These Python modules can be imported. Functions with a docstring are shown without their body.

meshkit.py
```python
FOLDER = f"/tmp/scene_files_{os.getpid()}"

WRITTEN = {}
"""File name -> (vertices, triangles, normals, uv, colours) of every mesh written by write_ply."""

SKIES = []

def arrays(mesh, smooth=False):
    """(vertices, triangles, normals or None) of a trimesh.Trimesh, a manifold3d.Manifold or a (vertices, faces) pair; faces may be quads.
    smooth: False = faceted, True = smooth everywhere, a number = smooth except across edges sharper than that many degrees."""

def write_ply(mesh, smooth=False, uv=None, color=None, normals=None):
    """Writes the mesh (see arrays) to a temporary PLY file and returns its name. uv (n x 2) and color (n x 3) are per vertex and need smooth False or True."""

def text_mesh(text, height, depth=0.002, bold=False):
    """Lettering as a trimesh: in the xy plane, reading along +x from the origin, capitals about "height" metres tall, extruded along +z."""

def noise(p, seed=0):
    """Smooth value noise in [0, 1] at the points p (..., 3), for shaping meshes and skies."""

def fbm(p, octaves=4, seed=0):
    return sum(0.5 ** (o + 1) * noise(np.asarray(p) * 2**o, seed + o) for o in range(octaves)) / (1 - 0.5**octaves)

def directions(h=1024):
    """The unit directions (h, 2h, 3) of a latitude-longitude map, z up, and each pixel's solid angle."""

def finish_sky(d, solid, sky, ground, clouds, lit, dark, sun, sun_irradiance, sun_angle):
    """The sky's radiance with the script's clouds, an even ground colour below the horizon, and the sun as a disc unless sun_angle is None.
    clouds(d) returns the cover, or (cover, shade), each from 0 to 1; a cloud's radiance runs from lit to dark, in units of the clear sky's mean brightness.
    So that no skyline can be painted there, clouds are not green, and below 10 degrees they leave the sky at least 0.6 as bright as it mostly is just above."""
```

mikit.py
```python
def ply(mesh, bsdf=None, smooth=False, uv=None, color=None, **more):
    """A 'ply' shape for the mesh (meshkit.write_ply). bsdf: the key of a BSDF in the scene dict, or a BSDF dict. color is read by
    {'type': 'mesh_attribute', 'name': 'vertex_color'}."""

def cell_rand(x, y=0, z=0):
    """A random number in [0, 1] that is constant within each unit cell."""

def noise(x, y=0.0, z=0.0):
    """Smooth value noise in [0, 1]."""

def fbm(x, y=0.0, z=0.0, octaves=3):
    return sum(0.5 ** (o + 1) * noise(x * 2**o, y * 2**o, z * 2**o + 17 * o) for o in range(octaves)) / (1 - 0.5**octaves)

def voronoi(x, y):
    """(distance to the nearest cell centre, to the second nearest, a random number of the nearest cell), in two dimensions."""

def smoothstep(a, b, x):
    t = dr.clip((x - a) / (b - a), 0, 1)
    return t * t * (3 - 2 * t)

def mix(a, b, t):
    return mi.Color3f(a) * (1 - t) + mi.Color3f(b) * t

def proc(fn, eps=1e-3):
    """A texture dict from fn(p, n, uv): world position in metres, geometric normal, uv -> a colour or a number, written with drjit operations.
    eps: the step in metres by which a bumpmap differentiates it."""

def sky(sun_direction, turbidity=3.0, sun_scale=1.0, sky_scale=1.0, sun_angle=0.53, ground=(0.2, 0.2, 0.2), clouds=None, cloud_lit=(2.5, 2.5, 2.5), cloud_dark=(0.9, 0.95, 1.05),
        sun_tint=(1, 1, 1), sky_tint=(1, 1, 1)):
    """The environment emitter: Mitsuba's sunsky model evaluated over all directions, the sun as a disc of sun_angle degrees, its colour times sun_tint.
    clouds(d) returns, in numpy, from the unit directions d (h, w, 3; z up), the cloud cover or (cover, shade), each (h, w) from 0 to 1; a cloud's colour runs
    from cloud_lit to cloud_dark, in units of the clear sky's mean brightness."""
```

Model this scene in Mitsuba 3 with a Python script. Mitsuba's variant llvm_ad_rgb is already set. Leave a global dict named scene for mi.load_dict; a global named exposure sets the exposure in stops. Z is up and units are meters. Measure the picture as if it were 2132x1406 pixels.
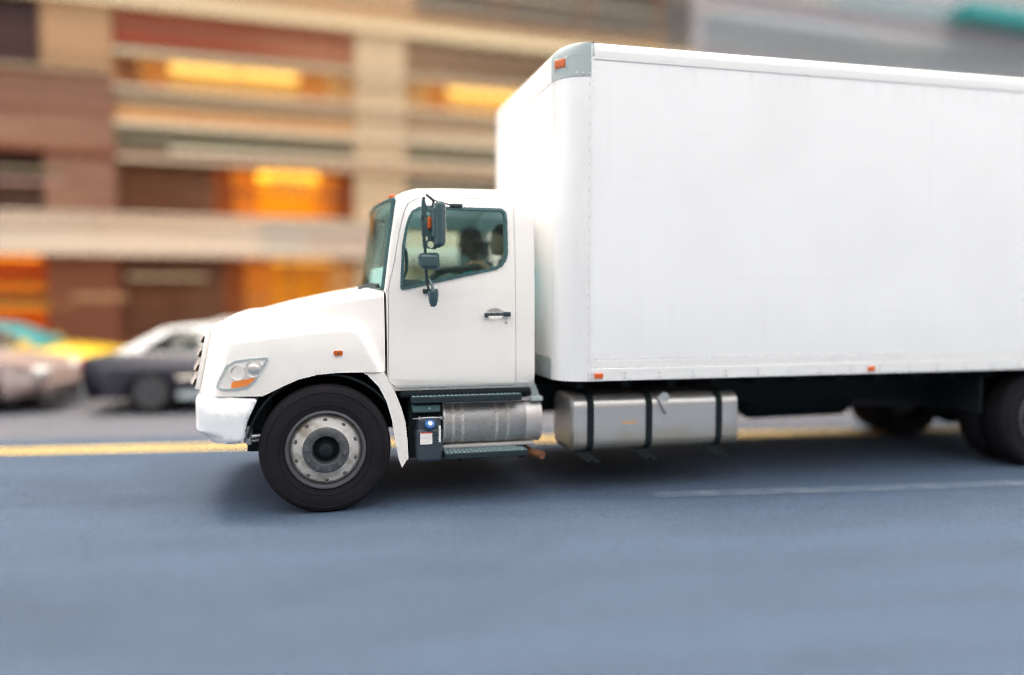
import math, random
import numpy as np, trimesh, shapely, shapely.affinity, manifold3d as m3
import drjit as dr, mitsuba as mi
import mikit, meshkit
from shapely.geometry import Polygon, LineString, Point, box as sbox

random.seed(7); rng = np.random.default_rng(7)
T = mi.ScalarTransform4f

# ------------------------------------------------------------------ camera, sky, exposure
PSI = math.radians(14.0)
scene, labels = {}, {}
scene['camera'] = {'type': 'thinlens', 'fov': 66.69, 'fov_axis': 'x', 'aperture_radius': 0.115, 'focus_distance': 6.05,
                   'near_clip': 0.05, 'far_clip': 6000.0,
                   'to_world': T().look_at(origin=[0, 0, 1.673], target=[math.sin(PSI), math.cos(PSI), 1.673-88.0/1620], up=[0, 0, 1])}
def overcast(d):                             # an even cloud deck, brighter overhead than towards the horizon
    return 1.0, 1-np.clip(d[..., 2], 0, 1)     # the standard overcast sky: three times brighter at the zenith than at the horizon
scene['sky'] = mikit.sky((-0.20, 0.17, 0.95), turbidity=3, sun_scale=0.24, sun_angle=20, clouds=overcast,
                         cloud_lit=(3.08, 3.0, 2.94), cloud_dark=(1.03, 1.0, 0.98))
exposure = 3.42

# ------------------------------------------------------------------ materials
def pr(key, col, rough=0.5, metal=0.0, coat=0.0, **k):
    c = {'type': 'rgb', 'value': list(col)} if isinstance(col, (tuple, list)) else col
    d = {'type': 'principled', 'base_color': c, 'roughness': rough, 'metallic': metal}
    if coat: d['clearcoat'] = coat; d['clearcoat_gloss'] = 0.85
    d.update(k)
    scene[key] = {'type': 'twosided', 'bsdf': d}

def f_paint(p, n, uv):
    g = mikit.fbm(p.x*3, p.y*3, p.z*3)
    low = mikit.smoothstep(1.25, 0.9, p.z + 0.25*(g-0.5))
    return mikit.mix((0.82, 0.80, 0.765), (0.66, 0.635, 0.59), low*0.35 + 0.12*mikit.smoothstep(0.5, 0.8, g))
def f_box(p, n, uv):
    g = mikit.fbm(p.x*1.3, p.y*2, p.z*0.9)
    st = mikit.fbm(p.x*14, p.y*14, p.z*0.7)
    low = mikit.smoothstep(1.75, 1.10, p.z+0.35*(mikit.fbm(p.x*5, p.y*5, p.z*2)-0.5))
    scuff = mikit.smoothstep(0.70, 0.78, mikit.fbm(p.x*2.0, p.y*3, p.z*11))
    top = mikit.smoothstep(3.25, 3.55, p.z)*mikit.smoothstep(0.45, 0.75, mikit.fbm(p.x*22, p.y*22, p.z*0.5))
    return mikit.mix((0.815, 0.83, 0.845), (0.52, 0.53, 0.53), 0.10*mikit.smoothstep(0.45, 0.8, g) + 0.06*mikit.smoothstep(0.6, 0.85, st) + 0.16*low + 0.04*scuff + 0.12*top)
def f_road(p, n, uv):
    c, si = math.cos(math.radians(6.9)), math.sin(math.radians(6.9))
    u, v = p.x*c-(p.y-8.94)*si, (p.y-8.94)*c+p.x*si          # along the road, across it
    streak = mikit.fbm(u*0.10, v*2.6, 3.0)
    big = mikit.fbm(u*0.25, v*0.5, 9.0)
    mid = mikit.fbm(u*1.6, v*4.0, 5.0)
    g1 = mikit.cell_rand(p.x*90, p.y*90)
    g2 = mikit.noise(p.x*45, p.y*45)
    k = 0.82 + 0.22*(streak-0.5) + 0.13*(big-0.5) + 0.12*(mid-0.5) + 0.20*(g1-0.5) + 0.14*(g2-0.5)
    oil = mikit.smoothstep(0.62, 0.8, mikit.fbm(u*0.7, v*1.3, 21.0))
    crack = mikit.voronoi(u*0.35+0.3*mikit.fbm(u, v, 1.0), v*0.5+0.3*mikit.fbm(u*1.3, v*1.3, 4.0))
    line = mikit.smoothstep(0.012, 0.003, crack[1]-crack[0])
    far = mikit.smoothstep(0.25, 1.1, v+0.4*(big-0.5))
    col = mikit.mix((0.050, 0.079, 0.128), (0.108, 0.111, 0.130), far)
    return col*k*(1-0.10*oil)*(1-0.10*line)
def f_bump(p, n, uv):
    return mikit.noise(p.x*70, p.y*70)*0.003
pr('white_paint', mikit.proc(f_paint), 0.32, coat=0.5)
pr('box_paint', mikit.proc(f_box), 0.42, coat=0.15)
pr('rail_white', (0.74, 0.75, 0.75), 0.38, coat=0.2)
pr('cap_grey', (0.34, 0.40, 0.41), 0.5)
pr('post_metal', mikit.proc(lambda p, n, uv: mikit.mix((0.86, 0.87, 0.88), (0.74, 0.76, 0.78), mikit.fbm(p.x*6, p.y*6, p.z*1.2))), 0.42, 0.2)
scene['asphalt'] = {'type': 'bumpmap', 'bump': mikit.proc(f_bump, eps=4e-3), 'scale': 1.0, 'bsdf': {'type': 'twosided', 'bsdf': {'type': 'principled', 'base_color': mikit.proc(f_road), 'roughness': 0.85}}}
pr('ground_grey', (0.14, 0.15, 0.17), 0.9)
pr('concrete', mikit.proc(lambda p, n, uv: mi.Color3f(0.30, 0.29, 0.28)*(0.8+0.4*mikit.fbm(p.x*3, p.y*3, p.z*3))), 0.85)
pr('yellow_line_paint', mikit.proc(lambda p, n, uv: mi.Color3f(0.64, 0.43, 0.10)*(0.9+0.2*mikit.fbm(p.x*1.5, p.y*3, 1.0))), 0.7)
def f_rub(p, n, uv):
    g = mikit.fbm(p.x*7, p.y*7, p.z*7)
    return mikit.mix((0.006, 0.006, 0.008), (0.016, 0.014, 0.018), g)
pr('rubber', mikit.proc(f_rub), 0.85, specular=0.25)
pr('seal', (0.035, 0.095, 0.105), 0.4)
pr('black_plastic', (0.022, 0.040, 0.046), 0.42)
pr('mirror_plastic', (0.035, 0.075, 0.088), 0.35)
pr('black_metal', (0.010, 0.016, 0.019), 0.65, specular=0.15)
pr('dark_grey', (0.05, 0.055, 0.06), 0.6)
pr('hub_grey', mikit.proc(lambda p, n, uv: mi.Color3f(0.085, 0.09, 0.10)*(0.7+0.6*mikit.fbm(p.x*16, p.y*9, p.z*16))), 0.5, 0.2)
pr('wheel_steel', mikit.proc(lambda p, n, uv: mikit.mix((0.50, 0.49, 0.47), (0.26, 0.235, 0.19), mikit.smoothstep(0.42, 0.72, mikit.fbm(p.x*9, p.y*9, p.z*9)))), 0.45, 0.15)
pr('chrome', (0.80, 0.79, 0.77), 0.25, 0.85)
pr('dull_metal', (0.50, 0.50, 0.50), 0.45, 0.9)
def f_tank(p, n, uv):
    g = mikit.fbm(p.x*4, p.y*4, p.z*4)
    low = mikit.smoothstep(0.62, 0.36, p.z + 0.2*(g-0.5))
    return mikit.mix((0.66, 0.66, 0.67), (0.44, 0.39, 0.28), low*0.8 + 0.25*g)
pr('tank_metal', mikit.proc(f_tank), 0.36, 0.8)
def f_perf(p, n, uv):
    pit = 0.011
    a, b = p.x/pit, p.z/(pit*0.866)
    row = dr.floor(b)
    a = a + 0.5*(row - 2*dr.floor(row/2))
    da, db = a-dr.floor(a)-0.5, (b-row-0.5)*0.866
    hole = mikit.smoothstep(0.34, 0.27, dr.sqrt(da*da+db*db))
    g = mikit.fbm(p.x*11, p.y*11, p.z*11)
    base = mikit.mix((0.56, 0.56, 0.57), (0.40, 0.39, 0.38), g)
    return mikit.mix(base, (0.03, 0.035, 0.04), hole)
pr('perforated_metal', mikit.proc(f_perf), 0.42, 0.5)
pr('guard_metal', mikit.proc(lambda p, n, uv: mikit.mix((0.62, 0.61, 0.60), (0.42, 0.40, 0.38), mikit.fbm(p.x*12, p.y*12, p.z*12))), 0.42, 0.45)
pr('step_metal', (0.09, 0.17, 0.18), 0.4, 0.4)
pr('step_dark', (0.014, 0.027, 0.033), 0.5, specular=0.3)
pr('tread_metal', (0.42, 0.52, 0.52), 0.32, 0.8)
pr('rust', mikit.proc(lambda p, n, uv: mikit.mix((0.22, 0.085, 0.035), (0.07, 0.035, 0.025), mikit.fbm(p.x*30, p.y*30, p.z*30))), 0.8)
pr('blue_cap', (0.02, 0.12, 0.34), 0.4)
pr('sticker_white', (0.78, 0.76, 0.74), 0.55)
pr('sticker_red', (0.55, 0.05, 0.04), 0.55)
pr('sticker_grey', (0.38, 0.39, 0.41), 0.55)
pr('sticker_orange', (0.75, 0.33, 0.03), 0.5)
pr('amber', (0.46, 0.085, 0.004), 0.2, coat=0.5)
pr('turn_orange', (0.90, 0.25, 0.008), 0.25, coat=0.6)
pr('reflector', (0.62, 0.10, 0.012), 0.3, coat=0.5)
pr('lamp_bowl', (0.86, 0.86, 0.85), 0.25, 0.3)
pr('lining', (0.55, 0.66, 0.65), 0.85)
pr('cabin_dark', (0.045, 0.06, 0.062), 0.7)
pr('seat_fabric', (0.06, 0.09, 0.095), 0.9)
pr('paper', (0.78, 0.78, 0.76), 0.8)
pr('skin', (0.42, 0.25, 0.16), 0.55)
pr('skin_dark', (0.055, 0.032, 0.022), 0.55)
pr('hair', (0.012, 0.011, 0.010), 0.6)
pr('shirt', (0.02, 0.46, 0.52), 0.85)
pr('trousers', (0.03, 0.035, 0.05), 0.9)
scene['clear_glass'] = {'type': 'thindielectric', 'specular_reflectance': {'type': 'rgb', 'value': [0.35, 0.45, 0.45]}, 'specular_transmittance': {'type': 'rgb', 'value': [0.80, 0.99, 0.975]}}
scene['lens_glass'] = {'type': 'thindielectric'}
scene['window_glass'] = {'type': 'thindielectric', 'specular_reflectance': {'type': 'rgb', 'value': [0.18, 0.17, 0.16]}, 'specular_transmittance': {'type': 'rgb', 'value': [0.9, 0.92, 0.9]}}
def wall(key, c, r=0.85, v=0.35):
    def fn(p, n, uv, c=c, v=v):
        a = mikit.fbm(p.x*0.22, 7.0, p.z*6.0); b = mikit.noise(p.x*0.13, 3.0, p.z*19.0); t = mikit.fbm(p.x*0.30, 11.0, p.z*2.0)
        q = (p.x+0.5*(mikit.fbm(p.x*0.5, 5.0, p.z*1.4)-0.5)*2.4-1.5)/2.9                        # weathered paler round the middle pier
        w = 0.42*dr.exp(-q*q)*(0.6+0.8*mikit.noise(p.x*0.2, 1.0, p.z*5.0))
        base = mikit.mix(c, (c[0]*0.6+0.30, c[1]*0.6+0.19, c[2]*0.6+0.10), dr.minimum(0.55*mikit.smoothstep(0.5, 0.85, t)+w, 0.9))   # banded stone
        return base*(0.89*(1 + 1.5*v*(a-0.5) + 0.9*v*(b-0.5)))
    pr(key, mikit.proc(fn), r)
wall('cream_stone', (0.55, 0.42, 0.27)); wall('pale_stone', (0.72, 0.62, 0.46)); wall('tan_stone', (0.42, 0.245, 0.125))
wall('mauve_stone', (0.25, 0.118, 0.075)); wall('red_panel', (0.30, 0.050, 0.022)); wall('brown_panel', (0.19, 0.060, 0.026))
wall('dark_plum', (0.075, 0.020, 0.020)); wall('olive_panel', (0.20, 0.17, 0.105)); wall('orange_tan', (0.66, 0.32, 0.11))
wall('fascia_cream', (0.74, 0.60, 0.47)); wall('fascia_pink', (0.70, 0.45, 0.40)); wall('fascia_grey', (0.58, 0.53, 0.45)); wall('fascia_white', (0.78, 0.76, 0.70)); wall('cornice_cream', (0.80, 0.64, 0.40))
wall('green_grey', (0.30, 0.28, 0.19)); wall('lilac_wall', (0.42, 0.41, 0.44)); wall('teal_grey', (0.22, 0.30, 0.305))
wall('slate', (0.10, 0.09, 0.085)); wall('room_orange', (0.88, 0.62, 0.08)); wall('room_yellow', (0.88, 0.74, 0.34)); wall('room_amber', (0.85, 0.36, 0.03))
pr('sign_orange', (0.90, 0.42, 0.03), 0.6)
pr('teal_awning', (0.03, 0.27, 0.27), 0.7)
pr('dim_glass', (0.05, 0.055, 0.05), 0.12)

# ------------------------------------------------------------------ scene helpers
def numbered(key):
    if key not in scene and not any(k.startswith(key+'__') for k in scene): return key
    i = 1
    while f'{key}_{i:03d}' in scene or any(k.startswith(f'{key}_{i:03d}__') for k in scene): i += 1
    return f'{key}_{i:03d}'

def tag(key, label, cat=None, group=None, kind=None):
    d = {'label': label}
    if cat: d['category'] = cat
    if group: d['group'] = group
    if kind: d['kind'] = kind
    labels[key] = d
    return key

def obj(name, mesh, bsdf, parent=None, smooth=30, kind=None, label=None, **more):
    key = numbered((parent + '__' if parent else '') + name)
    scene[key] = mikit.ply(mesh, bsdf, smooth=smooth, **more)
    if kind or label:
        labels[key] = {}
        if kind: labels[key]['kind'] = kind
        if label: labels[key]['label'] = label
    return key

# ------------------------------------------------------------------ mesh helpers
def M(t):
    if isinstance(t, m3.Manifold): return t
    t = trimesh.Trimesh(t.vertices, t.faces, process=True)
    return m3.Manifold(m3.Mesh(vert_properties=np.asarray(t.vertices, np.float32), tri_verts=np.asarray(t.faces, np.uint32)))
def TM(m):
    k = m.to_mesh()
    return trimesh.Trimesh(np.array(k.vert_properties[:, :3], float), np.array(k.tri_verts), process=False)
def CS(poly):
    polys = []
    for g in (getattr(poly, 'geoms', None) or [poly]):
        g = shapely.geometry.polygon.orient(g)
        polys.append(np.array(g.exterior.coords[:-1]))
        polys += [np.array(i.coords[:-1]) for i in g.interiors]
    return m3.CrossSection(polys, m3.FillRule.EvenOdd)
def P(pts): return pts if not isinstance(pts, (list, np.ndarray)) else Polygon(pts)
def xz(poly, y0, y1):                      # a profile in x, z drawn out along y
    return CS(P(poly)).extrude(y1-y0).rotate((90, 0, 0)).translate((0, y1, 0))
def xy(poly, z0, z1):
    return CS(P(poly)).extrude(z1-z0).translate((0, 0, z0))
def yz(poly, x0, x1):
    m = CS(P(poly)).extrude(x1-x0)
    return m.transform(np.array([[0, 0, 1, x0], [1, 0, 0, 0], [0, 1, 0, 0]], float))
def rp(poly, r, n=6):                      # rounded polygon
    p = P(poly)
    return p.buffer(-r, join_style=2).buffer(r, quad_segs=n)
def rbox(x0, x1, y0, y1, z0, z1, r=0.01, n=8):
    r = min(r, 0.49*min(x1-x0, y1-y0, z1-z0))
    s = trimesh.creation.icosphere(1, r) if n > 4 else None
    if s is None:
        pts = [(x+sx*r*a, y+sy*r*b, z+sz*r*c) for x, sx in ((x0+r, -1), (x1-r, 1)) for y, sy in ((y0+r, -1), (y1-r, 1)) for z, sz in ((z0+r, -1), (z1-r, 1)) for a, b, c in ((1, 0, 0), (0, 1, 0), (0, 0, 1))]
    else:
        pts = np.concatenate([s.vertices + (x, y, z) for x in (x0+r, x1-r) for y in (y0+r, y1-r) for z in (z0+r, z1-r)])
    return trimesh.convex.convex_hull(np.array(pts))
def cbox(x0, x1, y0, y1, z0, z1, r=0.008): return rbox(x0, x1, y0, y1, z0, z1, r, 4)
def cat(*ms): return trimesh.util.concatenate([TM(m) if isinstance(m, m3.Manifold) else m for m in (ms[0] if isinstance(ms[0], list) else ms)])
def tube(pts, r, n=8, closed=False):
    p = np.array(pts, float)
    if closed: p = np.vstack([p, p[:1]])
    t = np.gradient(p, axis=0); t /= np.linalg.norm(t, axis=1, keepdims=True)+1e-12
    if closed: t[0] = t[-1] = (t[0]+t[-1])/np.linalg.norm(t[0]+t[-1])
    ref = np.array([0, 1.0, 0]) if np.abs(t[:, 1]).mean() < 0.8 else np.array([1.0, 0, 0])
    a = np.cross(t, ref); a /= np.linalg.norm(a, axis=1, keepdims=True)+1e-12
    b = np.cross(t, a); k = np.arange(n)*2*np.pi/n
    rr = np.broadcast_to(r, (len(p),))
    v = (p[:, None]+rr[:, None, None]*(np.cos(k)[None, :, None]*a[:, None]+np.sin(k)[None, :, None]*b[:, None])).reshape(-1, 3)
    f = []
    for i in range(len(p)-1):
        for j in range(n):
            q = [i*n+j, i*n+(j+1) % n, (i+1)*n+(j+1) % n, (i+1)*n+j]
            f += [[q[0], q[1], q[2]], [q[0], q[2], q[3]]]
    if not closed:
        v = np.vstack([v, p[:1], p[-1:]]); c0, c1 = len(v)-2, len(v)-1
        for j in range(n):
            f += [[c0, (j+1) % n, j], [c1, (len(p)-1)*n+j, (len(p)-1)*n+(j+1) % n]]
    return trimesh.Trimesh(v, f, process=False)
def smooth_path(pts, n=24):
    from scipy.interpolate import splprep, splev
    p = np.array(pts, float).T
    tck, _ = splprep(p, s=0, k=min(3, p.shape[1]-1))
    return np.array(splev(np.linspace(0, 1, n), tck)).T
def lathe(prof, n=48, axis='y', at=(0, 0, 0)):   # prof: (radius, along)
    t = trimesh.creation.revolve(np.array(prof, float), sections=n)
    v = t.vertices
    if axis == 'y': v = np.stack([v[:, 0], v[:, 2], -v[:, 1]], 1)     # z -> y
    if axis == 'x': v = np.stack([v[:, 2], v[:, 0], v[:, 1]], 1)
    return trimesh.Trimesh(v + np.array(at), t.faces, process=False)
def cyl(p0, p1, r, n=16): return trimesh.creation.cylinder(r, segment=[p0, p1], sections=n)
def blob(chains, ref=0.02, it=12):          # hulls of spheres along bones, joined and smoothed
    parts = []
    for ch in chains:
        for (a, ra), (b, rb) in zip(ch[:-1], ch[1:]):
            s = [trimesh.creation.icosphere(2, ra).apply_translation(a).vertices, trimesh.creation.icosphere(2, rb).apply_translation(b).vertices]
            parts.append(M(trimesh.convex.convex_hull(np.vstack(s))))
    m = m3.Manifold.batch_boolean(parts, m3.OpType.Add) if len(parts) > 1 else parts[0]
    t = TM(m.refine_to_length(ref))
    t.merge_vertices()
    v0 = np.array(t.vertices)
    trimesh.smoothing.filter_taubin(t, iterations=it)
    v1 = np.array(t.vertices); far = ~(np.linalg.norm(v1-v0, axis=1) < 0.7*ref)
    v1[far] = v0[far]; t.vertices = v1
    return t
def sheet(poly, fn, step=0.04, thick=0.0):   # polygon in (u, w) filled with triangles and mapped by fn to 3-D
    from scipy.spatial import Delaunay
    poly = P(poly)
    b = []
    for ring in [poly.exterior]+list(poly.interiors):
        L = ring.length; k = max(12, int(L/step))
        b += [ring.interpolate(i/k, normalized=True).coords[0] for i in range(k)]
        b += list(ring.coords[:-1])
    x0, y0, x1, y1 = poly.bounds
    g = [(x, y) for x in np.arange(x0, x1, step) for y in np.arange(y0, y1, step) if poly.buffer(-step*0.4).contains(Point(x, y))]
    pts = np.unique(np.round(np.array(b+g), 5), axis=0)
    tri = Delaunay(pts).simplices
    cen = pts[tri].mean(1)
    pb = poly.buffer(1e-4)
    tri = tri[[pb.contains(Point(c)) for c in cen]]
    a, bb, c = pts[tri[:, 0]], pts[tri[:, 1]], pts[tri[:, 2]]
    area = (bb[:, 0]-a[:, 0])*(c[:, 1]-a[:, 1])-(bb[:, 1]-a[:, 1])*(c[:, 0]-a[:, 0])
    tri = tri[np.abs(area) > 1e-9]; area = area[np.abs(area) > 1e-9]
    tri[area < 0] = tri[area < 0][:, ::-1]
    v = np.array([fn(u, w) for u, w in pts])
    if thick:
        v2 = np.array([fn(u, w, thick) for u, w in pts])
        n = len(v)
        e = {}
        for t in tri:
            for i in range(3):
                k = (t[i], t[(i+1) % 3]); e[k] = 1
        rim = [k for k in e if (k[1], k[0]) not in e]
        f = list(tri)+[t[::-1]+n for t in tri]
        for i, j in rim: f += [[j, i, i+n], [j, i+n, j+n]]
        return trimesh.Trimesh(np.vstack([v, v2]), np.array(f), process=False)
    return trimesh.Trimesh(v, tri, process=False)

# ================================================================== THE SETTING
def rot(mesh, deg, loc=(0, 0, 0)):
    m = mesh.copy() if not isinstance(mesh, m3.Manifold) else TM(mesh)
    m.apply_transform(trimesh.transformations.rotation_matrix(math.radians(deg), [0, 0, 1])); m.apply_translation(loc)
    return m
g = 2500.0
obj('ground', trimesh.Trimesh([[-g, -g, -0.02], [g, -g, -0.02], [g, g, -0.02], [-g, g, -0.02]], [[0, 1, 2], [0, 2, 3]]), 'ground_grey', smooth=False)
tag('ground', 'grey ground reaching out to the horizon', kind='structure')
RD = -6.9                                   # the road's direction against the truck's
road = trimesh.Trimesh([[-150, -12, 0], [150, -12, 0], [150, 30, 0], [-150, 30, 0]], [[0, 1, 2], [0, 2, 3]])
obj('road', rot(road, RD), 'asphalt', smooth=False)
tag('road', 'smooth blue grey asphalt street under the truck', kind='structure')
def line_strip(off):
    x = np.linspace(-60, 60, 61)
    v = np.concatenate([np.stack([x, np.full_like(x, off-0.055), np.full_like(x, 0.004)], 1), np.stack([x, np.full_like(x, off+0.055), np.full_like(x, 0.004)], 1)])
    n = len(x); f = []
    for i in range(n-1): f += [[i, i+1, n+i+1], [i, n+i+1, n+i]]
    return rot(trimesh.Trimesh(v, f), RD, (0, 8.94, 0))
for o in (-0.115, 0.115):
    k = obj('yellow_line', line_strip(o), 'yellow_line_paint', smooth=False)
    tag(k, 'yellow centre line painted on the asphalt, ' + ('nearer of the pair' if o < 0 else 'farther of the pair'), kind='structure')

x_ = np.linspace(0, 9, 31)
wl = np.concatenate([np.stack([x_, 0*x_+q, 0*x_+.004], 1) for q in (-.09, .09)])
wl = trimesh.Trimesh(wl, [t for i in range(30) for t in ([i, i+1, 32+i], [i, 32+i, 31+i])])
pr('worn_white', mikit.proc(lambda p, n, uv: mikit.mix((0.062, 0.090, 0.136), (0.105, 0.13, 0.165), mikit.smoothstep(0.30, 0.85, mikit.fbm(p.x*6, p.y*12, 2.0)))), 0.8)
k = obj('lane_line', rot(wl, RD, (2.7, 5.955, 0)), 'worn_white', smooth=False)
tag(k, 'worn pale lane line on the asphalt at lower right', kind='structure')

# facade frame: a along the facade, d out towards the street, z up
FA = 5.0; FO = np.array([0, 18.2, 0.0])
def fz(z): return z-0.0029*max(z-1.7, 0.0)**2   # the upper storeys are a little lower than the ground floor
def fb(a0, a1, d0, d1, z0, z1, r=0.012):
    z0, z1 = fz(z0), fz(z1)
    return rot(cbox(a0, a1, -d1, -d0, z0, z1, r), FA, FO)
def fq(pts):                                # pts: (a, d, z)
    return np.array(pts)
k = obj('pavement', rot(cbox(-40, 60, -3.0, 0.6, -0.05, 0.13, 0.02), FA, FO), 'concrete'); tag(k, 'grey concrete pavement in front of the shops', kind='structure')
k = obj('kerb', rot(cbox(-40, 60, -3.16, -3.002, -0.05, 0.14, 0.02), FA, FO), 'concrete'); tag(k, 'concrete kerb along the far pavement', kind='structure')

def lamp(a0, a1, d0, d1, z, col, power, parent, name='ceiling_lamp'):
    z = fz(z)-0.004
    v = np.array([[a0, -d0, z], [a1, -d0, z], [a1, -d1, z], [a0, -d1, z]])
    m = rot(trimesh.Trimesh(v, [[0, 1, 2], [0, 2, 3]]), FA, FO)
    if m.face_normals[0][2] > 0: m.invert()
    key = numbered(parent+'__'+name)
    scene[key] = mikit.ply(m, 'dark_grey', smooth=False)
    scene[key]['emitter'] = {'type': 'area', 'radiance': {'type': 'rgb', 'value': [c*power for c in col]}}

def room(a0, a1, z0, z1, depth, mat, parent):
    """An open-fronted room behind a window: floor, ceiling, back and two side walls."""
    t = 0.05
    m = cat(fb(a0-t, a1+t, -0.2-depth-t, -0.2-depth, z0-t, z1+t), fb(a0-t, a0, -0.2-depth, -0.2, z0-t, z1+t), fb(a1, a1+t, -0.2-depth, -0.2, z0-t, z1+t),
            fb(a0, a1, -0.2-depth, -0.2, z0-t, z0), fb(a0, a1, -0.2-depth, -0.2, z1, z1+t))
    return obj('room', m, mat, parent, smooth=False)

def window(a0, a1, z0, z1, parent, frame='brown_panel', n=2, pane='window_glass', bars=()):
    w = numbered(parent+'__window'); fr = []
    t = 0.05
    fr += [fb(a0, a1, -0.16, -0.06, z0, z0+t), fb(a0, a1, -0.16, -0.06, z1-t, z1)]
    for i in range(n+1):
        x = a0+(a1-a0-t)*i/n
        fr.append(fb(x, x+t, -0.15, -0.07, z0+t+0.001, z1-t-0.001))
    for zb in bars: fr.append(fb(a0+t, a1-t, -0.145, -0.075, zb, zb+0.04))
    scene[w] = mikit.ply(cat(fr), frame, smooth=False)
    z0, z1 = fz(z0), fz(z1)
    v = np.array([[a0+t, 0.11, z0+t], [a1-t, 0.11, z0+t], [a1-t, 0.11, z1-t], [a0+t, 0.11, z1-t]])
    return w, rot(trimesh.Trimesh(v, [[0, 1, 2], [0, 2, 3]]), FA, FO)

B = 'shop_building'
tag(B, 'warm brown and cream stone building with lit amber windows across the street', 'building')
def part(name, mesh, mat, label=None, parent=B): return obj(name, mesh, mat, parent, smooth=False, label=label)
# walls and piers
part('wall', cat(fb(-22, 9.6, -9, -3.0, 0, 14.5), fb(-22, 9.6, -3.0, 0.02, 8.06, 14.5)), 'tan_stone')
for a0, a1, mat in ((-13.2, -11.9, 'tan_stone'), (-5.35, -4.05, 'tan_stone'), (0.86, 2.05, 'cream_stone'), (8.75, 9.6, 'slate')):
    part('pier', cat(fb(a0, a1, -3.0, 0.06, 6.3, 8.05), fb(a0+0.06, a1-0.06, 0.06, 0.11, 6.4, 7.6)), mat)
    part('pier', fb(a0, a1, -3.0, 0.06, 3.36, 6.298), 'mauve_stone' if a0 < -3 else mat)
    part('pier', fb(a0, a1, -3.0, 0.06, 0.13, 2.5), 'brown_panel' if a0 < -3 else mat)
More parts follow.
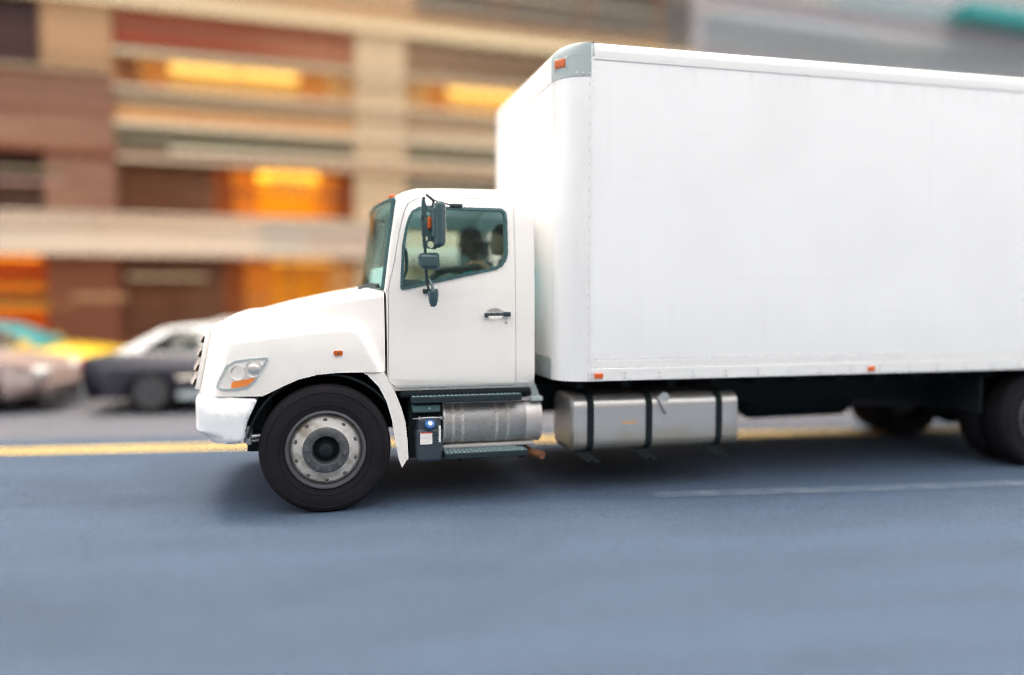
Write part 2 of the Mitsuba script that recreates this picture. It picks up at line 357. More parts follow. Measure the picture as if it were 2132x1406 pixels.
# long ledges that run along the whole front
for z0, z1, out, mat, a0, a1 in ((7.70, 7.98, 0.20, 'cornice_cream', -22, 9.7), (7.98, 8.05, 0.24, 'cornice_cream', -22, 9.7),
                           (4.50, 4.57, 0.24, 'pale_stone', -4.0, 9.7), (4.57, 4.70, 0.14, 'brown_panel', -22, 9.7), (4.70, 4.80, 0.2, 'pale_stone', -3.0, 9.7)):
    part('ledge', fb(a0, a1, 0.0, out, z0, z1), mat)
part('groove', fb(-22, -4.05, 0.061, 0.085, 5.45, 5.49), 'brown_panel')
part('ledge', fb(-22, -4.05, 0.0, 0.16, 6.26, 6.32), 'cream_stone')
# the three bays with their bands
for a0, a1, e in ((-4.05, 0.86, 0), (2.05, 8.75, 1)):
    part('spandrel', fb(a0, a1, -3.0, -0.05, 5.34, 5.62), 'orange_tan' if not e else 'cream_stone')
    part('spandrel', fb(a0, a1, -3.0, -0.06, 5.62, 5.67), 'brown_panel')
    part('spandrel', fb(a0, a1, -3.0, -0.05, 5.67, 5.92), 'cream_stone')
    part('ledge', fb(a0, a1, -0.05, 0.02, 5.92, 5.96), 'brown_panel')
    part('ledge', fb(a0 if not e else .864, a1 if e else .86, -0.05, 0.18, 5.96, 6.05), 'pale_stone')
    part('ledge', fb(a0 if not e else .864, a1 if e else .86, -0.04, 0.17, 5.22, 5.33), 'pale_stone')
    part('ledge', fb(a0 if not e else .864, a1 if e else .86, -0.12, 0.15, 6.73, 6.80), 'pale_stone')
    part('lintel', fb(a0, a1, -3.0, -0.13, 6.735, 6.80), 'brown_panel')
    part('spandrel', fb(a0, a1, -3.0, -0.05, 6.80, 6.97), 'olive_panel')
    if not e:
        part('panel', fb(a0, a1, -3.0, -0.02, 6.97, 7.27), 'red_panel'); part('panel', fb(a0, a1, -3.0, -0.02, 7.34, 7.70), 'red_panel')
        part('ledge', fb(a0, a1, -3.0, 0.03, 7.27, 7.34), 'mauve_stone')
    else:
        part('panel', fb(a0, a1, -3.0, -0.02, 6.97, 7.10), 'brown_panel'); part('panel', fb(a0, a1, -3.0, -0.02, 7.10, 7.34), 'olive_panel')
        part('ledge', fb(a0, a1, -0.1, 0.05, 7.34, 7.42), 'red_panel'); part('panel', fb(a0, a1, -3.0, -0.04, 7.42, 7.70), 'green_grey')
    # transom strip
    w, pn = window(a0, a1, 4.80, 5.22, B, 'green_grey', 4 if e else 3)
    obj('pane', pn, 'window_glass', w, smooth=False)
    part('blind', fb(a0+0.05, a1-0.05, -0.155, -0.125, 4.84, 5.18), 'green_grey')
    # lit upper windows
    w, pn = window(a0, a1, 6.05, 6.73, B, 'orange_tan', 2, bars=(6.24,))
    obj('pane', pn, 'window_glass', w, smooth=False)
    room(a0, a1, 6.0, 6.80, 1.0, 'room_yellow', B)
    lamp(a0+0.3, a1-0.3, -0.3, -1.1, 6.725, (1.0, 0.56, 0.13), 0.21, B)
for a0 in (2.3, 4.5, 6.7):
    w, pn = window(a0, a0+1.9, 8.30, 9.75, B, 'brown_panel', 1); 
    scene[w]['to_world'] = T().translate([0.0155, -0.177, 0]); scene[numbered(w+'__pane')] = {**mikit.ply(pn, 'window_glass', smooth=False), 'to_world': T().translate([0.0155, -0.177, 0])}
part('panel', cat(fb(2.25, 8.7, 0.0, 0.028, 8.25, 9.8), fb(8.75, 9.6, 0.0, 0.10, 8.08, 14.4)), 'slate')
for z in (8.42, 8.95, 9.45): part('ledge', fb(-4.05, 8.75, 0.0 if z < 9 else 0.03, 0.11, z, z+0.06), 'pale_stone' if z < 9 else 'mauve_stone')
# first floor windows: dark at left, lit amber at right of bay
w, pn = window(-4.05, -2.2, 3.36, 4.50, B, 'brown_panel', 1); obj('pane', pn, 'window_glass', w, smooth=False)
part('blind', fb(-4.0, -2.2, -0.20, -0.17, 3.42, 4.45), 'brown_panel')
w, pn = window(-2.2, 0.86, 3.36, 4.50, B, 'brown_panel', 1); obj('pane', pn, 'window_glass', w, smooth=False)
room(-2.2, 0.86, 3.36, 4.50, 1.6, 'room_orange', B)
lamp(-1.9, 0.55, -0.3, -1.7, 4.46, (1.0, 0.46, 0.04), 0.33, B)
part('transom', fb(-2.2, 0.86, -0.16, -0.05, 3.93, 3.99), 'brown_panel')
part('louvre', cat([fb(-1.0, -0.1, -0.36, -0.30, 4.08+0.055*i, 4.105+0.055*i) for i in range(6)]), 'room_yellow')
w, pn = window(2.05, 8.75, 3.36, 4.50, B, 'brown_panel', 3); obj('pane', pn, 'window_glass', w, smooth=False)
part('blind', fb(2.05, 8.75, -0.22, -0.19, 3.42, 4.45), 'fascia_grey')
def curtain(a0, a1, z0, z1, mat):
    z0, z1 = fz(z0), fz(z1); n = 40
    a = np.linspace(a0, a1, n); d = 0.20+0.025*np.sin(np.linspace(0, (a1-a0)*38, n))
    v = np.concatenate([np.stack([a, d, np.full(n, z)], 1) for z in (z0, z1)])
    f = [t for i in range(n-1) for t in ([i, i+1, n+i+1], [i, n+i+1, n+i])]
    obj('curtain', rot(trimesh.Trimesh(v, f), FA, FO), mat, B, True)
for key, col, tr in (('curtain_brown', (0.34, 0.13, 0.05), 0.9), ('curtain_amber', (0.70, 0.36, 0.09), 1.1), ('curtain_cream', (0.78, 0.62, 0.36), 1.1)):
    scene[key] = {'type': 'principledthin', 'base_color': {'type': 'rgb', 'value': list(col)}, 'roughness': 0.9, 'diff_trans': tr}
for a0, a1, m_ in ((-2.15, -1.75, 'curtain_brown'), (-1.74, -1.25, 'curtain_amber'), (0.05, 0.40, 'curtain_amber'), (0.41, 0.82, 'curtain_brown')): curtain(a0, a1, 3.40, 4.46, m_)
for a0, a1, m_ in ((-4.0, -3.55, 'curtain_brown'), (-3.54, -3.0, 'curtain_amber'), (0.30, 0.82, 'curtain_cream'), (-0.35, 0.29, 'curtain_amber'), (2.1, 2.6, 'curtain_cream'), (2.61, 3.1, 'curtain_amber'), (6.2, 7.3, 'curtain_amber'), (7.31, 8.7, 'curtain_brown')): curtain(a0, a1, 6.10, 6.69, m_)
for a0, a1, m_ in ((-1.95, -1.55, 'curtain_brown'), (-1.54, -1.0, 'curtain_amber'), (0.3, 0.8, 'curtain_cream')): curtain(a0, a1, 0.75, 2.44, m_)
# bay at far left
for z0, z1 in ((6.32, 7.70), (3.36, 4.57)):
    w, pn = window(-11.9, -5.35, z0, z1, B, 'dark_plum', 3); obj('pane', pn, 'window_glass', w, smooth=False)
    part('blind', fb(-11.9, -5.35, -0.22, -0.19, z0+.06, z1-.06), 'dark_plum')
part('spandrel', fb(-11.9, -5.35, -3.0, 0.05, 4.70, 6.26), 'mauve_stone')
part('transom', fb(-11.9, -5.0, -0.3, 0.1, 4.16, 4.26), 'olive_panel'); part('transom', fb(-11.9, -5.0, -0.3, 0.1, 3.94, 3.99), 'fascia_pink')
# shop signs: plain boards
for a0, a1, mat, lab in ((-22, -4.4, 'fascia_cream', None), (-4.396, -1.2, 'fascia_cream', None), (-1.196, 1.9, 'fascia_grey', None), (1.904, 9.6, 'fascia_white', None)):
    part('sign_board', cat(fb(a0, a1, -0.2, 0.28, 2.56, 3.06), fb(a0, a1, -0.2, 0.36, 3.06, 3.14), fb(a0, a1, -0.2, 0.26, 3.14, 3.30), fb(a0, a1, -0.2, 0.34, 3.30, 3.36), fb(a0, a1, -0.2, 0.36, 2.50, 2.56)), mat)
for z in (2.68, 2.84, 2.96): part('sign_stripe', fb(-0.2, 1.8, 0.281, 0.30, z, z+0.05), 'fascia_pink')
part('sign_stripe', fb(1.95, 9.5, 0.281, 0.31, 2.93, 3.055), 'sign_orange'); part('sign_stripe', fb(1.95, 9.5, 0.281, 0.295, 2.64, 2.72), 'cream_stone')
# ground floor shops
w, pn = window(-11.9, -5.35, 0.7, 2.5, B, 'brown_panel', 3); obj('pane', pn, 'window_glass', w, smooth=False)
room(-11.9, -5.35, 0.5, 2.5, 1.6, 'room_amber', B); lamp(-10.5, -5.6, -0.4, -0.8, 2.46, (1.0, 0.34, 0.02), 0.75, B)
part('shelf', fb(-11.9, -5.2, -0.30, -0.12, 2.0, 2.1), 'brown_panel'); part('shelf', fb(-11.9, -5.2, -0.14, 0.02, 1.80, 1.84), 'room_orange'); part('shelf', fb(-11.9, -4.9, -0.14, 0.06, 1.42, 1.47), 'room_orange'); part('shelf', fb(-11.9, -5.0, -0.30, -0.12, 1.5, 1.7), 'brown_panel')
part('plinth', fb(-22, 9.6, -0.2, 0.04, 0.13, 0.7), 'brown_panel')
w, pn = window(-4.05, -2.0, 0.7, 2.5, B, 'brown_panel', 2); obj('pane', pn, 'window_glass', w, smooth=False)
part('blind', fb(-4.0, -2.05, -0.22, -0.19, 0.76, 2.44), 'brown_panel')
part('shelf', fb(-3.9, -2.3, -0.12, 0.05, 2.02, 2.10), 'cream_stone'); part('shelf', fb(-4.9, -3.9, 0.061, 0.10, 1.58, 1.68), 'tan_stone')
w, pn = window(-2.0, 0.86, 0.7, 2.5, B, 'brown_panel', 2); obj('pane', pn, 'window_glass', w, smooth=False)
room(-2.0, 0.86, 0.5, 2.5, 1.6, 'room_orange', B); lamp(-1.6, 0.5, -0.5, -1.0, 2.46, (1.0, 0.46, 0.06), 0.58, B)
w, pn = window(2.05, 8.75, 0.7, 2.5, B, 'cream_stone', 4); obj('pane', pn, 'window_glass', w, smooth=False)
part('blind', fb(2.05, 8.75, -0.6, -0.5, 0.7, 2.5), 'pale_stone')
# next building to the right
B2 = 'grey_building'
tag(B2, 'lilac grey building with teal window bands behind the cargo box', 'building')
part('wall', fb(9.75, 60, -9, -0.35, 0, 17), 'lilac_wall', parent=B2)
for i, (z0, z1) in enumerate(((2.9, 4.3), (5.4, 6.6), (7.3, 8.1), (8.62, 8.84), (9.15, 9.40), (10.1, 10.6), (11.8, 13))):
    part('window_band', fb(10.3, 60, -0.349, -0.30, z0, z1), 'teal_grey', parent=B2)
    part('sill', fb(10.2, 60, -0.349, -0.18, z0-0.10, z0), 'lilac_wall', parent=B2)
k = obj('awning', cat(fb(18.7, 24, -0.17, 0.5, 10.12, 10.5), fb(18.6, 24.1, -0.17, 0.6, 10.06, 10.119)), 'teal_awning'); tag(k, 'teal awning high on the grey building at upper right', 'awning')

# the other side of the street, behind the photographer
B3 = 'stone_building'
tag(B3, 'pale stone building along the near side of the street, behind the photographer', 'building')
wall('street_brick', (0.42, 0.40, 0.37))
part('wall', rot(cbox(-45, 45, -24, -10, 0, 9.0, .02), RD), 'street_brick', parent=B3)
for i in range(14):
    for z0 in (1.0, 4.2, 7.0): part('window', rot(cbox(-40+i*6, -37+i*6, -10.001, -9.94, z0, z0+1.6, .01), RD), 'dim_glass', parent=B3)
k = obj('pavement', rot(cbox(-45, 45, -10, -5.5, -0.05, 0.13, 0.02), RD), 'concrete'); tag(k, 'concrete pavement on the near side of the street', kind='structure')

# ================================================================== CARS
CX = {}
def car(name, label, x, y, deg, paint, group=None, roof=None, sill=None, glass='window_glass', zs=1.0):
    root = numbered(name); tag(root, label, 'car', group)
    pr(root+'_paint', paint, 0.35, coat=0.8)
    def put(n, mesh, mat, parent=root, smooth=35):
        m_ = TM(mesh) if isinstance(mesh, m3.Manifold) else mesh.copy()
        if n not in ('wheel', 'rim'): m_.vertices = np.array(m_.vertices)*[1, 1, zs]
        return obj(n, rot(m_, deg, (x, y, 0)), mat, parent, smooth)
    L, W = 4.6, 1.80
    lower = [(-2.25, .42), (-2.30, .60), (-2.27, .90), (-2.1, .98), (-1.5, 1.0), (.75, .98), (1.4, .92), (2.0, .80), (2.24, .66), (2.30, .5), (2.25, .28), (-2.2, .28)]
    plan = rp(Polygon([(-2.3, -.82), (-1.9, -.9), (1.7, -.9), (2.3, -.68), (2.3, .68), (1.7, .9), (-1.9, .9), (-2.3, .82)]), .12)
    cross = Polygon([(-.86, .2), (-.9, .45), (-.9, .75), (-.80, 1.1), (.80, 1.1), (.9, .75), (.9, .45), (.86, .2)])
    body = xz(rp(lower, .06), -1, 1) ^ xy(plan, 0, 2) ^ yz(rp(cross, .05), -3, 3)
    for wx in (-1.35, 1.4):
        body -= M(cyl((wx, -1, .33), (wx, -.62, .33), .37, 32)); body -= M(cyl((wx, .62, .33), (wx, 1, .33), .37, 32))
    put('body', body, root+'_paint')
    gh = [(-1.95, .95), (-1.25, 1.40), (-.8, 1.455), (-.1, 1.46), (.3, 1.42), (1.1, .95)]
    gc = Polygon([(-.82, .9), (-.60, 1.42), (-.5, 1.47), (.5, 1.47), (.60, 1.42), (.82, .9)])
    green = xz(rp(gh, .04), -1, 1) ^ yz(rp(gc, .03), -3, 3)
    inner = xz(P(gh).buffer(-.03), -1, 1) ^ yz(gc.buffer(-.03), -3, 3)
    holes = xz(rp([(-.62, 1.02), (-.62, 1.38), (-.05, 1.395), (.28, 1.36), (.86, 1.02)], .03), -1, 1) + xz(rp([(-1.55, 1.02), (-1.12, 1.34), (-.72, 1.38), (-.72, 1.02)], .03), -1, 1) \
        + xz([(.42, 1.40), (1.3, .98), (1.3, 1.5)], -.55, .55) + xz([(-1.35, 1.38), (-2.2, .98), (-2.0, 1.5)], -.55, .55)
    put('roof', green-inner-holes, roof or root+'_paint')
    gl = xz(P(gh).buffer(-.012), -1, 1) ^ yz(gc.buffer(-.012), -3, 3)
    put('window', gl, glass, smooth=False)
    put('seat', cat(*[rbox(sx, sx+.14, sy-.22, sy+.22, .6, 1.2, .05) for sx in (-.1, -1.0) for sy in (-.38, .38)]), 'cabin_dark')
    for wx in (-1.35, 1.4):
        for s in (-1, 1):
            tp = [(.0, -.02), (.23, -.02), (.30, .0), (.325, .03), (.33, .06), (.33, .14), (.325, .17), (.30, .2), (.0, .2)]
            t = lathe(tp, 36)
            if s > 0: t = trimesh.Trimesh(t.vertices*[1, -1, 1], t.faces[:, ::-1])
            t.apply_translation((wx, s*.88, .33))
            w = put('wheel', t, 'rubber')
            rim = lathe([(0, -.035), (.06, -.04), (.08, -.03), (.19, -.028), (.215, -.04), (.225, -.02)], 30)
            if s > 0: rim = trimesh.Trimesh(rim.vertices*[1, -1, 1], rim.faces[:, ::-1])
            rim.apply_translation((wx, s*.88, .33)); put('rim', rim, 'dark_grey', w)
    for s in (-1, 1):
        put('headlight', rbox(2.10, 2.27, s*.62-.14, s*.62+.14, .60, .74, .04), 'lamp_bowl')
        put('tail_light', rbox(-2.31, -2.1, s*.66-.14, s*.66+.16, .74, .92, .04), 'reflector_red')
        put('mirror', rbox(.72, .86, s*.98-.09, s*.98+.09, 1.0, 1.12, .04), root+'_paint')
        put('sill', cbox(-1.0, 1.05, min(s*.885, s*.91), max(s*.885, s*.91), .26, .38, .01), sill or 'black_plastic')
        put('trim', cbox(-1.0, 1.7, min(s*.898, s*.912), max(s*.898, s*.912), .58, .62, .004), 'chrome' if sill else root+'_paint')
    for e in (-1, 1):
        put('bumper', rbox(min(e*2.1, e*2.34), max(e*2.1, e*2.34), -.7, .7, .32, .5, .05), root+'_paint' if not sill else sill)
    return root
pr('reflector_red', (0.62, 0.02, 0.03), 0.25, coat=0.8)
pr('silver_trim', (0.42, 0.50, 0.52), 0.4)
pr('teal_roof', (0.035, 0.24, 0.25), 0.4, coat=0.4)
pr('roof_white', (0.55, 0.56, 0.56), 0.35, coat=0.5)
car('dark_car', 'dark navy car with a pale roof and red tail light beyond the truck bumper', -0.85, 12.45, -5, (0.014, 0.014, 0.028), roof='roof_white', sill='silver_trim', zs=.86)
car('cream_car', 'pale pinkish car cut off by the left edge of the picture', -5.95, 13.15, -5, (0.25, 0.19, 0.175), zs=.88)
car('yellow_taxi', 'yellow taxi with a teal roof parked at the far kerb on the left', -5.45, 15.05, 3, (0.80, 0.52, 0.03), glass='clear_glass', roof='teal_roof', zs=.84)
car('white_car', 'white car parked at the kerb, half hidden by the dark navy car and the hood', -0.55, 15.35, 4, (0.50, 0.51, 0.50), zs=.86)

# ================================================================== THE TRUCK
K = 'box_truck'
tag(K, 'white delivery box truck with a conventional cab driving left along the street', 'truck')
CY = 7.20                                    # the truck's middle plane
def put(name, mesh, mat, parent=K, smooth=30, **k): return obj(name, mesh, mat, parent, smooth, **k)
def mir(t):
    t = TM(t) if isinstance(t, m3.Manifold) else t
    return trimesh.Trimesh(np.column_stack([t.vertices[:, 0], 2*CY-t.vertices[:, 1], t.vertices[:, 2]]), t.faces[:, ::-1], process=False)
sst = lambda a, b, x: (lambda t: t*t*(3-2*t))(np.clip((x-a)/(b-a), 0, 1))

# ---- hood
XR = 0.505
def side_y(X): return 6.135 + 0.13*np.clip((XR-X)/1.2, 0, 1)**1.5
crease = Polygon([(-1.2, 1.33), (-.706, 1.375), (-.40, 1.415), (-.113, 1.45), (.2, 1.468), (.29, 1.455), (.35, 1.425), (.52, 1.06), (.52, .5), (-1.2, .5)])
cring = LineString([c for c in crease.exterior.coords[:8]])
def bulge(X, z):
    p = Point(X, z); d = cring.distance(p); s = d if crease.contains(p) else -d
    return float(sst(-0.012, 0.06, s))
def zb(X): return float(np.interp(X, [-1.1, -.41, -.357, -.253, -.148, -.007, .135, .52], [.925, .918, .942, .993, 1.037, 1.07, 1.08, 1.078]))
def zsh(X): return float(np.interp(X, [-1.1, -.72, -.5, -.2, .15, .505], [1.37, 1.385, 1.43, 1.515, 1.60, 1.655]))
def zc(X): return float(np.interp(X, [-1.1, -.9, -.75, -.52, -.23, .14, .37, .505], [1.43, 1.44, 1.475, 1.545, 1.625, 1.705, 1.745, 1.76]))
def plan_curve():
    e = np.linspace(0, .80, 22)
    front = np.stack([-0.985+0.15*(e/.95)**2.2, CY-e], 1)
    p0, p2 = front[-1], np.array([-.50, side_y(-.50)])
    p1 = np.array([-.80, side_y(-.70)+.01])
    t = np.linspace(0, 1, 22)[1:]
    bez = ((1-t)**2)[:, None]*p0+(2*t*(1-t))[:, None]*p1+(t**2)[:, None]*p2
    xs = np.linspace(-.50, XR, 46)[1:]
    side = np.stack([xs, side_y(xs)], 1)
    return np.vstack([front, bez, side])
PC = plan_curve()
rows = []
vs = np.linspace(0, 1, 30)
for v in vs:
    r = []
    for X, Y in PC:
        z = zb(X)+(zsh(X)-zb(X))*v
        lean = (z-.93)*.22*sst(-.35, -.8, X)
        Xl = X+lean
        side_w = sst(-.93, -.72, X)
        up = sst(1.2, 1.75, z)*.05
        y = Y - bulge(Xl, z)*(side_y(X)-6.07)*side_w*sst(6.9, 6.45, Y) + up*sst(6.8, 6.4, Y)
        r.append((Xl, y, z))
    rows.append(r)
base = np.array(rows[-1])
S = np.stack([np.clip(base[:, 0], -.48, XR), np.full(len(base), CY)], 1)
D = np.linalg.norm(S-base[:, :2], axis=1); dirn = (S-base[:, :2])/np.maximum(D, 1e-9)[:, None]
for a in np.linspace(0, 90, 9)[1:]:
    rs = np.minimum(.085, D*.5); q = math.radians(a)
    pos = base[:, :2]+dirn*(rs*(1-math.cos(q)))[:, None]
    rows.append(np.column_stack([pos, base[:, 2]+.06*math.sin(q)]))
top = np.array(rows[-1])
for t in np.linspace(0, 1, 16)[1:]:
    pos = top[:, :2]+(S-top[:, :2])*t
    zt = np.array([zc(x) for x in S[:, 0]])
    zz = top[:, 2]+(np.maximum(zt, top[:, 2]+.002)-top[:, 2])*(1-(1-t)**2.2)
    rows.append(np.column_stack([pos, zz]))
G = np.array([np.array(r) for r in rows])       # rows x columns x 3
nr, nc = G.shape[:2]
def grid_mesh(G, flip=False):
    nr, nc = G.shape[:2]; f = []
    for i in range(nr-1):
        for j in range(nc-1):
            a, b, c, d = i*nc+j, i*nc+j+1, (i+1)*nc+j+1, (i+1)*nc+j
            f += [[a, b, c], [a, c, d]]
    f = np.array(f)
    return trimesh.Trimesh(G.reshape(-1, 3), f[:, ::-1] if flip else f, process=False)
def solidify(t, th):
    n = t.vertex_normals; N = len(t.vertices)
    e = {}
    for a in t.faces:
        for i in range(3): e[(a[i], a[(i+1) % 3])] = 1
    rim = [k for k in e if (k[1], k[0]) not in e]
    f = list(t.faces)+[a[::-1]+N for a in t.faces]
    for i, j in rim: f += [[j, i, i+N], [j, i+N, j+N]]
    return trimesh.Trimesh(np.vstack([t.vertices, t.vertices-n*th]), np.array(f), process=False)
near = grid_mesh(G)
if near.face_normals[(nr//3)*(nc-1)*2 - 30][1] > 0: near.invert()
whole = trimesh.util.concatenate([near, mir(near)]); whole.merge_vertices(digits_vertex=5)
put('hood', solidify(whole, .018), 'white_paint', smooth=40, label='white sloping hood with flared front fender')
# the hood's near skin as Y(x, z), to lay lamps on it
from scipy.interpolate import LinearNDInterpolator
gs = G[:31].reshape(-1, 3)
skin_y = LinearNDInterpolator(gs[:, [0, 2]], gs[:, 1])
def on_skin(off):
    def fn(u, w, th=0.0):
        y = float(skin_y(u, w))
        if not np.isfinite(y):
            j = np.argmin((gs[:, 0]-u)**2+(gs[:, 2]-w)**2); y = gs[j, 1]
        return (u, y-off+th, w)
    return fn
hl = rp([(-.745, .985), (-.735, 1.03), (-.665, 1.155), (-.60, 1.19), (-.50, 1.203), (-.375, 1.212), (-.362, 1.195), (-.392, 1.14), (-.455, 1.03), (-.505, .985), (-.60, .968), (-.70, .968)], .015)
H = numbered(K+'__headlight')
def lamp_parts(parent, flip):
    ff = (lambda m: mir(m)) if flip else (lambda m: m)
    scene[parent] = mikit.ply(ff(sheet(hl.difference(hl.buffer(-.016)), on_skin(.010), .02, .03)), 'cap_grey', smooth=40)
    labels[parent] = {'label': 'clear headlight with orange turn lens in the front fender'}
    inn = hl.buffer(-.014)
    obj('reflector', ff(sheet(inn, on_skin(.001), .018)), 'lamp_bowl', parent, 40)
    tl = inn.intersection(Polygon([(-.645, .95), (-.63, 1.035), (-.42, 1.072), (-.40, 1.06), (-.40, .95)])).buffer(-.004)
    obj('turn_lens', ff(sheet(tl, on_skin(.004), .016, .004)), 'turn_orange', parent, 40)
    obj('projector', ff(cat(trimesh.creation.icosphere(2, .045).apply_transform(np.diag([1, .45, 1, 1])).apply_translation(on_skin(.0)(-.47, 1.125)),
                            lathe([(.05, 0), (.062, -.012), (.058, .01)], 28, at=on_skin(.002)(-.47, 1.125)), lathe([(.045, 0), (.055, -.01), (.05, .01)], 28, at=on_skin(.002)(-.58, 1.10)))), 'chrome', parent, 40)
    obj('lens', ff(sheet(inn, on_skin(.013), .02)), 'lens_glass', parent, 40)
lamp_parts(H, False); lamp_parts(numbered(K+'__headlight'), True)
sm = numbered(K+'__side_marker')
scene[sm] = mikit.ply(sheet(Point(.146, 1.232).buffer(.034).intersection(sbox(-1, 1.214, 1, 1.250)), on_skin(.012), .008, .02), 'amber', smooth=40)
labels[sm] = {'label': 'small amber marker light on the front fender'}
obj('bulb_mount', trimesh.creation.icosphere(1, .008).apply_translation(on_skin(.013)(.15, 1.233)), 'rust', sm)
# ---- grille of bars that follow the nose
gr = numbered(K+'__grille')
def nose(e, z): return (-0.985+0.15*(abs(e)/.95)**2.2+(z-.93)*.22, CY-e, z)
def bar(z0, z1, w, out, th):
    es = np.linspace(-w, w, 33); r = []
    for dz, do in ((z0, 0), (z0+.01, out), (z1-.012, out*.8), (z1, 0)):
        r.append([np.array(nose(e, dz))-[do, 0, 0] for e in es])
    r.append([np.array(nose(e, z1))+[th, 0, 0] for e in es]); r.append([np.array(nose(e, z0))+[th, 0, 0] for e in es]); r.append(r[0])
    t = grid_mesh(np.array(r)); t.merge_vertices(); trimesh.repair.fix_normals(t); return t
scene[gr] = mikit.ply(sheet(Polygon([(-.70, .95), (.70, .95), (.62, 1.40), (-.62, 1.40)]), lambda u, w, th=0: tuple(np.array(nose(u, w))-[.006-th, 0, 0]), .05, .01), 'black_plastic', smooth=30)
pr('grille_silver', (0.62, 0.61, 0.60), 0.3, 0.45)
for z0, w in ((.96, .70), (1.07, .68), (1.18, .66), (1.29, .64)): obj('bar', bar(z0, z0+.07, w, .065, .0), 'grille_silver', gr)
obj('frame', tube([nose(e, z) - np.array([.02, 0, 0]) for e, z in [(-.74, .94), (-.70, 1.2), (-.64, 1.41), (0, 1.43), (.64, 1.41), (.70, 1.2), (.74, .94)]], .024), 'grille_silver', gr)
# ---- bumper
bprof = rp([(-.86, .66), (-.858, .85), (-.835, .90), (-.80, .918), (-.70, .915), (-.47, .90), (-.452, .885), (-.525, .73), (-.555, .60), (-.58, .577), (-.76, .575), (-.80, .62)], .012)
bplan = rp([(-1.2, 6.03), (-.3, 6.03), (-.3, 8.37), (-1.2, 8.37)], .01)
bm = TM((xz(bprof, 6.03, 8.37)).refine_to_length(.05))
v = bm.vertices.copy(); e = np.abs(v[:, 1]-CY)/1.17
fw = sst(-.50, -.80, v[:, 0])
v[:, 0] += fw*(-.13*(1-e**2)) + fw*.10*np.clip((e-.84)/.16, 0, 1)**2
v[:, 1] += np.sign(CY-v[:, 1])*.07*np.clip((e-.9)/.1, 0, 1)**2*sst(-.62, -.86, v[:, 0])
up = np.clip((v[:, 2]-.80)/.12, 0, 1)
v[:, 1] += np.sign(CY-v[:, 1])*.05*up*np.clip((e-.9)/.1, 0, 1)
bm.vertices = v
bk = put('bumper', bm, 'rail_white', smooth=50, label='white front bumper with rounded corners')
pr('bumper_white', (0.72, 0.74, 0.76), 0.35, coat=0.3)
scene[bk]['bsdf'] = {'type': 'ref', 'id': 'bumper_white'}
put('radiator_support', cat(cbox(-.74, -.40, 6.30, 8.10, .62, .93), cbox(-.55, -.36, 6.35, 8.05, .45, .9)), 'black_metal')
put('tow_bracket', cat(cyl((-.56, 6.16, .60), (-.30, 6.22, .60), .018), cyl((-.56, 6.18, .565), (-.30, 6.24, .565), .014), cbox(-.54, -.50, 6.14, 6.24, .54, .68)), 'dull_metal')
# ---- wheel well, splash guard
ring = Point(.046, .488).buffer(.588, quad_segs=24).difference(Point(.046, .488).buffer(.572, quad_segs=24)).intersection(sbox(-2, .60, 2, 2))
put('wheel_well', cat(xz(ring, 6.10, 8.30), xz(Point(.046, .488).buffer(.585, quad_segs=24).intersection(sbox(-2, .55, 2, 2)), 6.62, 6.66)), 'black_metal')
sk = Polygon([(.352, 1.068), (.49, 1.066), (.53, .99), (.575, .90), (.617, .79), (.648, .679), (.664, .52), (.668, .385), (.625, .315), (.60, .39), (.578, .514), (.550, .70), (.508, .85), (.45, .965)])
put('splash_guard', cat(xz(sk.buffer(-.004).buffer(.004), 6.085, 6.10), xz(LineString([(.352, 1.068), (.49, 1.066), (.53, .99), (.575, .90), (.617, .79), (.648, .679), (.664, .52), (.668, .385)]).buffer(.008), 6.088, 6.40)), 'white_paint', label='curved white splash guard behind the front wheel')
# ---- cab
def cabx(v):
    e = np.clip(np.abs(v[:, 1]-CY)/1.02, 0, 1)
    o = v.copy(); o[:, 0] -= .12*(1-e**2)*sst(1.15, .5, v[:, 0])*sst(1.6, 1.75, v[:, 2]); return o
def cabm(m, ref=.07):
    t = TM(m.refine_to_length(ref)) if isinstance(m, m3.Manifold) else m
    t = t.copy(); t.vertices = cabx(np.array(t.vertices)); return t
cprof = Polygon([(.523, 1.0), (.523, 1.684), (.512, 1.71), (.555, 2.05), (.60, 2.36), (.618, 2.42), (.645, 2.458), (.69, 2.493), (.80, 2.530), (1.0, 2.548), (1.26, 2.557), (1.66, 2.558), (1.70, 2.542), (1.716, 2.50), (1.716, .925), (1.70, .915), (.582, .915), (.545, .96)])
half = [(6.185, .90), (6.135, .96), (6.12, 1.03), (6.12, 1.72), (6.135, 2.0), (6.165, 2.30), (6.185, 2.40), (6.225, 2.47), (6.30, 2.525), (6.42, 2.553), (6.8, 2.568)]
cc = Polygon(half+[(2*CY-y, z) for y, z in half[::-1]])
outer = xz(cprof, 6.0, 8.4) ^ yz(cc, 0, 3)
inner = xz(cprof.buffer(-.05), 6.0, 8.4) ^ yz(cc.buffer(-.05), 0, 3)
inner2 = xz(cprof.buffer(-.065), 6.0, 8.4) ^ yz(cc.buffer(-.065), 0, 3)
win = rp([(.627, 1.712), (.632, 1.80), (.646, 2.053), (.672, 2.19), (.695, 2.27), (.728, 2.335), (.784, 2.366), (.972, 2.372), (1.45, 2.372), (1.485, 2.345), (1.492, 2.29), (1.492, 2.02), (1.478, 1.955), (1.44, 1.905), (1.39, 1.880)], .022)
wopen = win.buffer(-.014)
doorp = rp([(.530, 1.0), (.530, 1.71), (.585, 1.95), (.625, 2.18), (.665, 2.33), (.70, 2.40), (.78, 2.441), (1.0, 2.452), (1.46, 2.458), (1.53, 2.44), (1.556, 2.38), (1.558, 1.8), (1.562, .95), (1.555, .935), (.60, .935), (.555, .97)], .03)
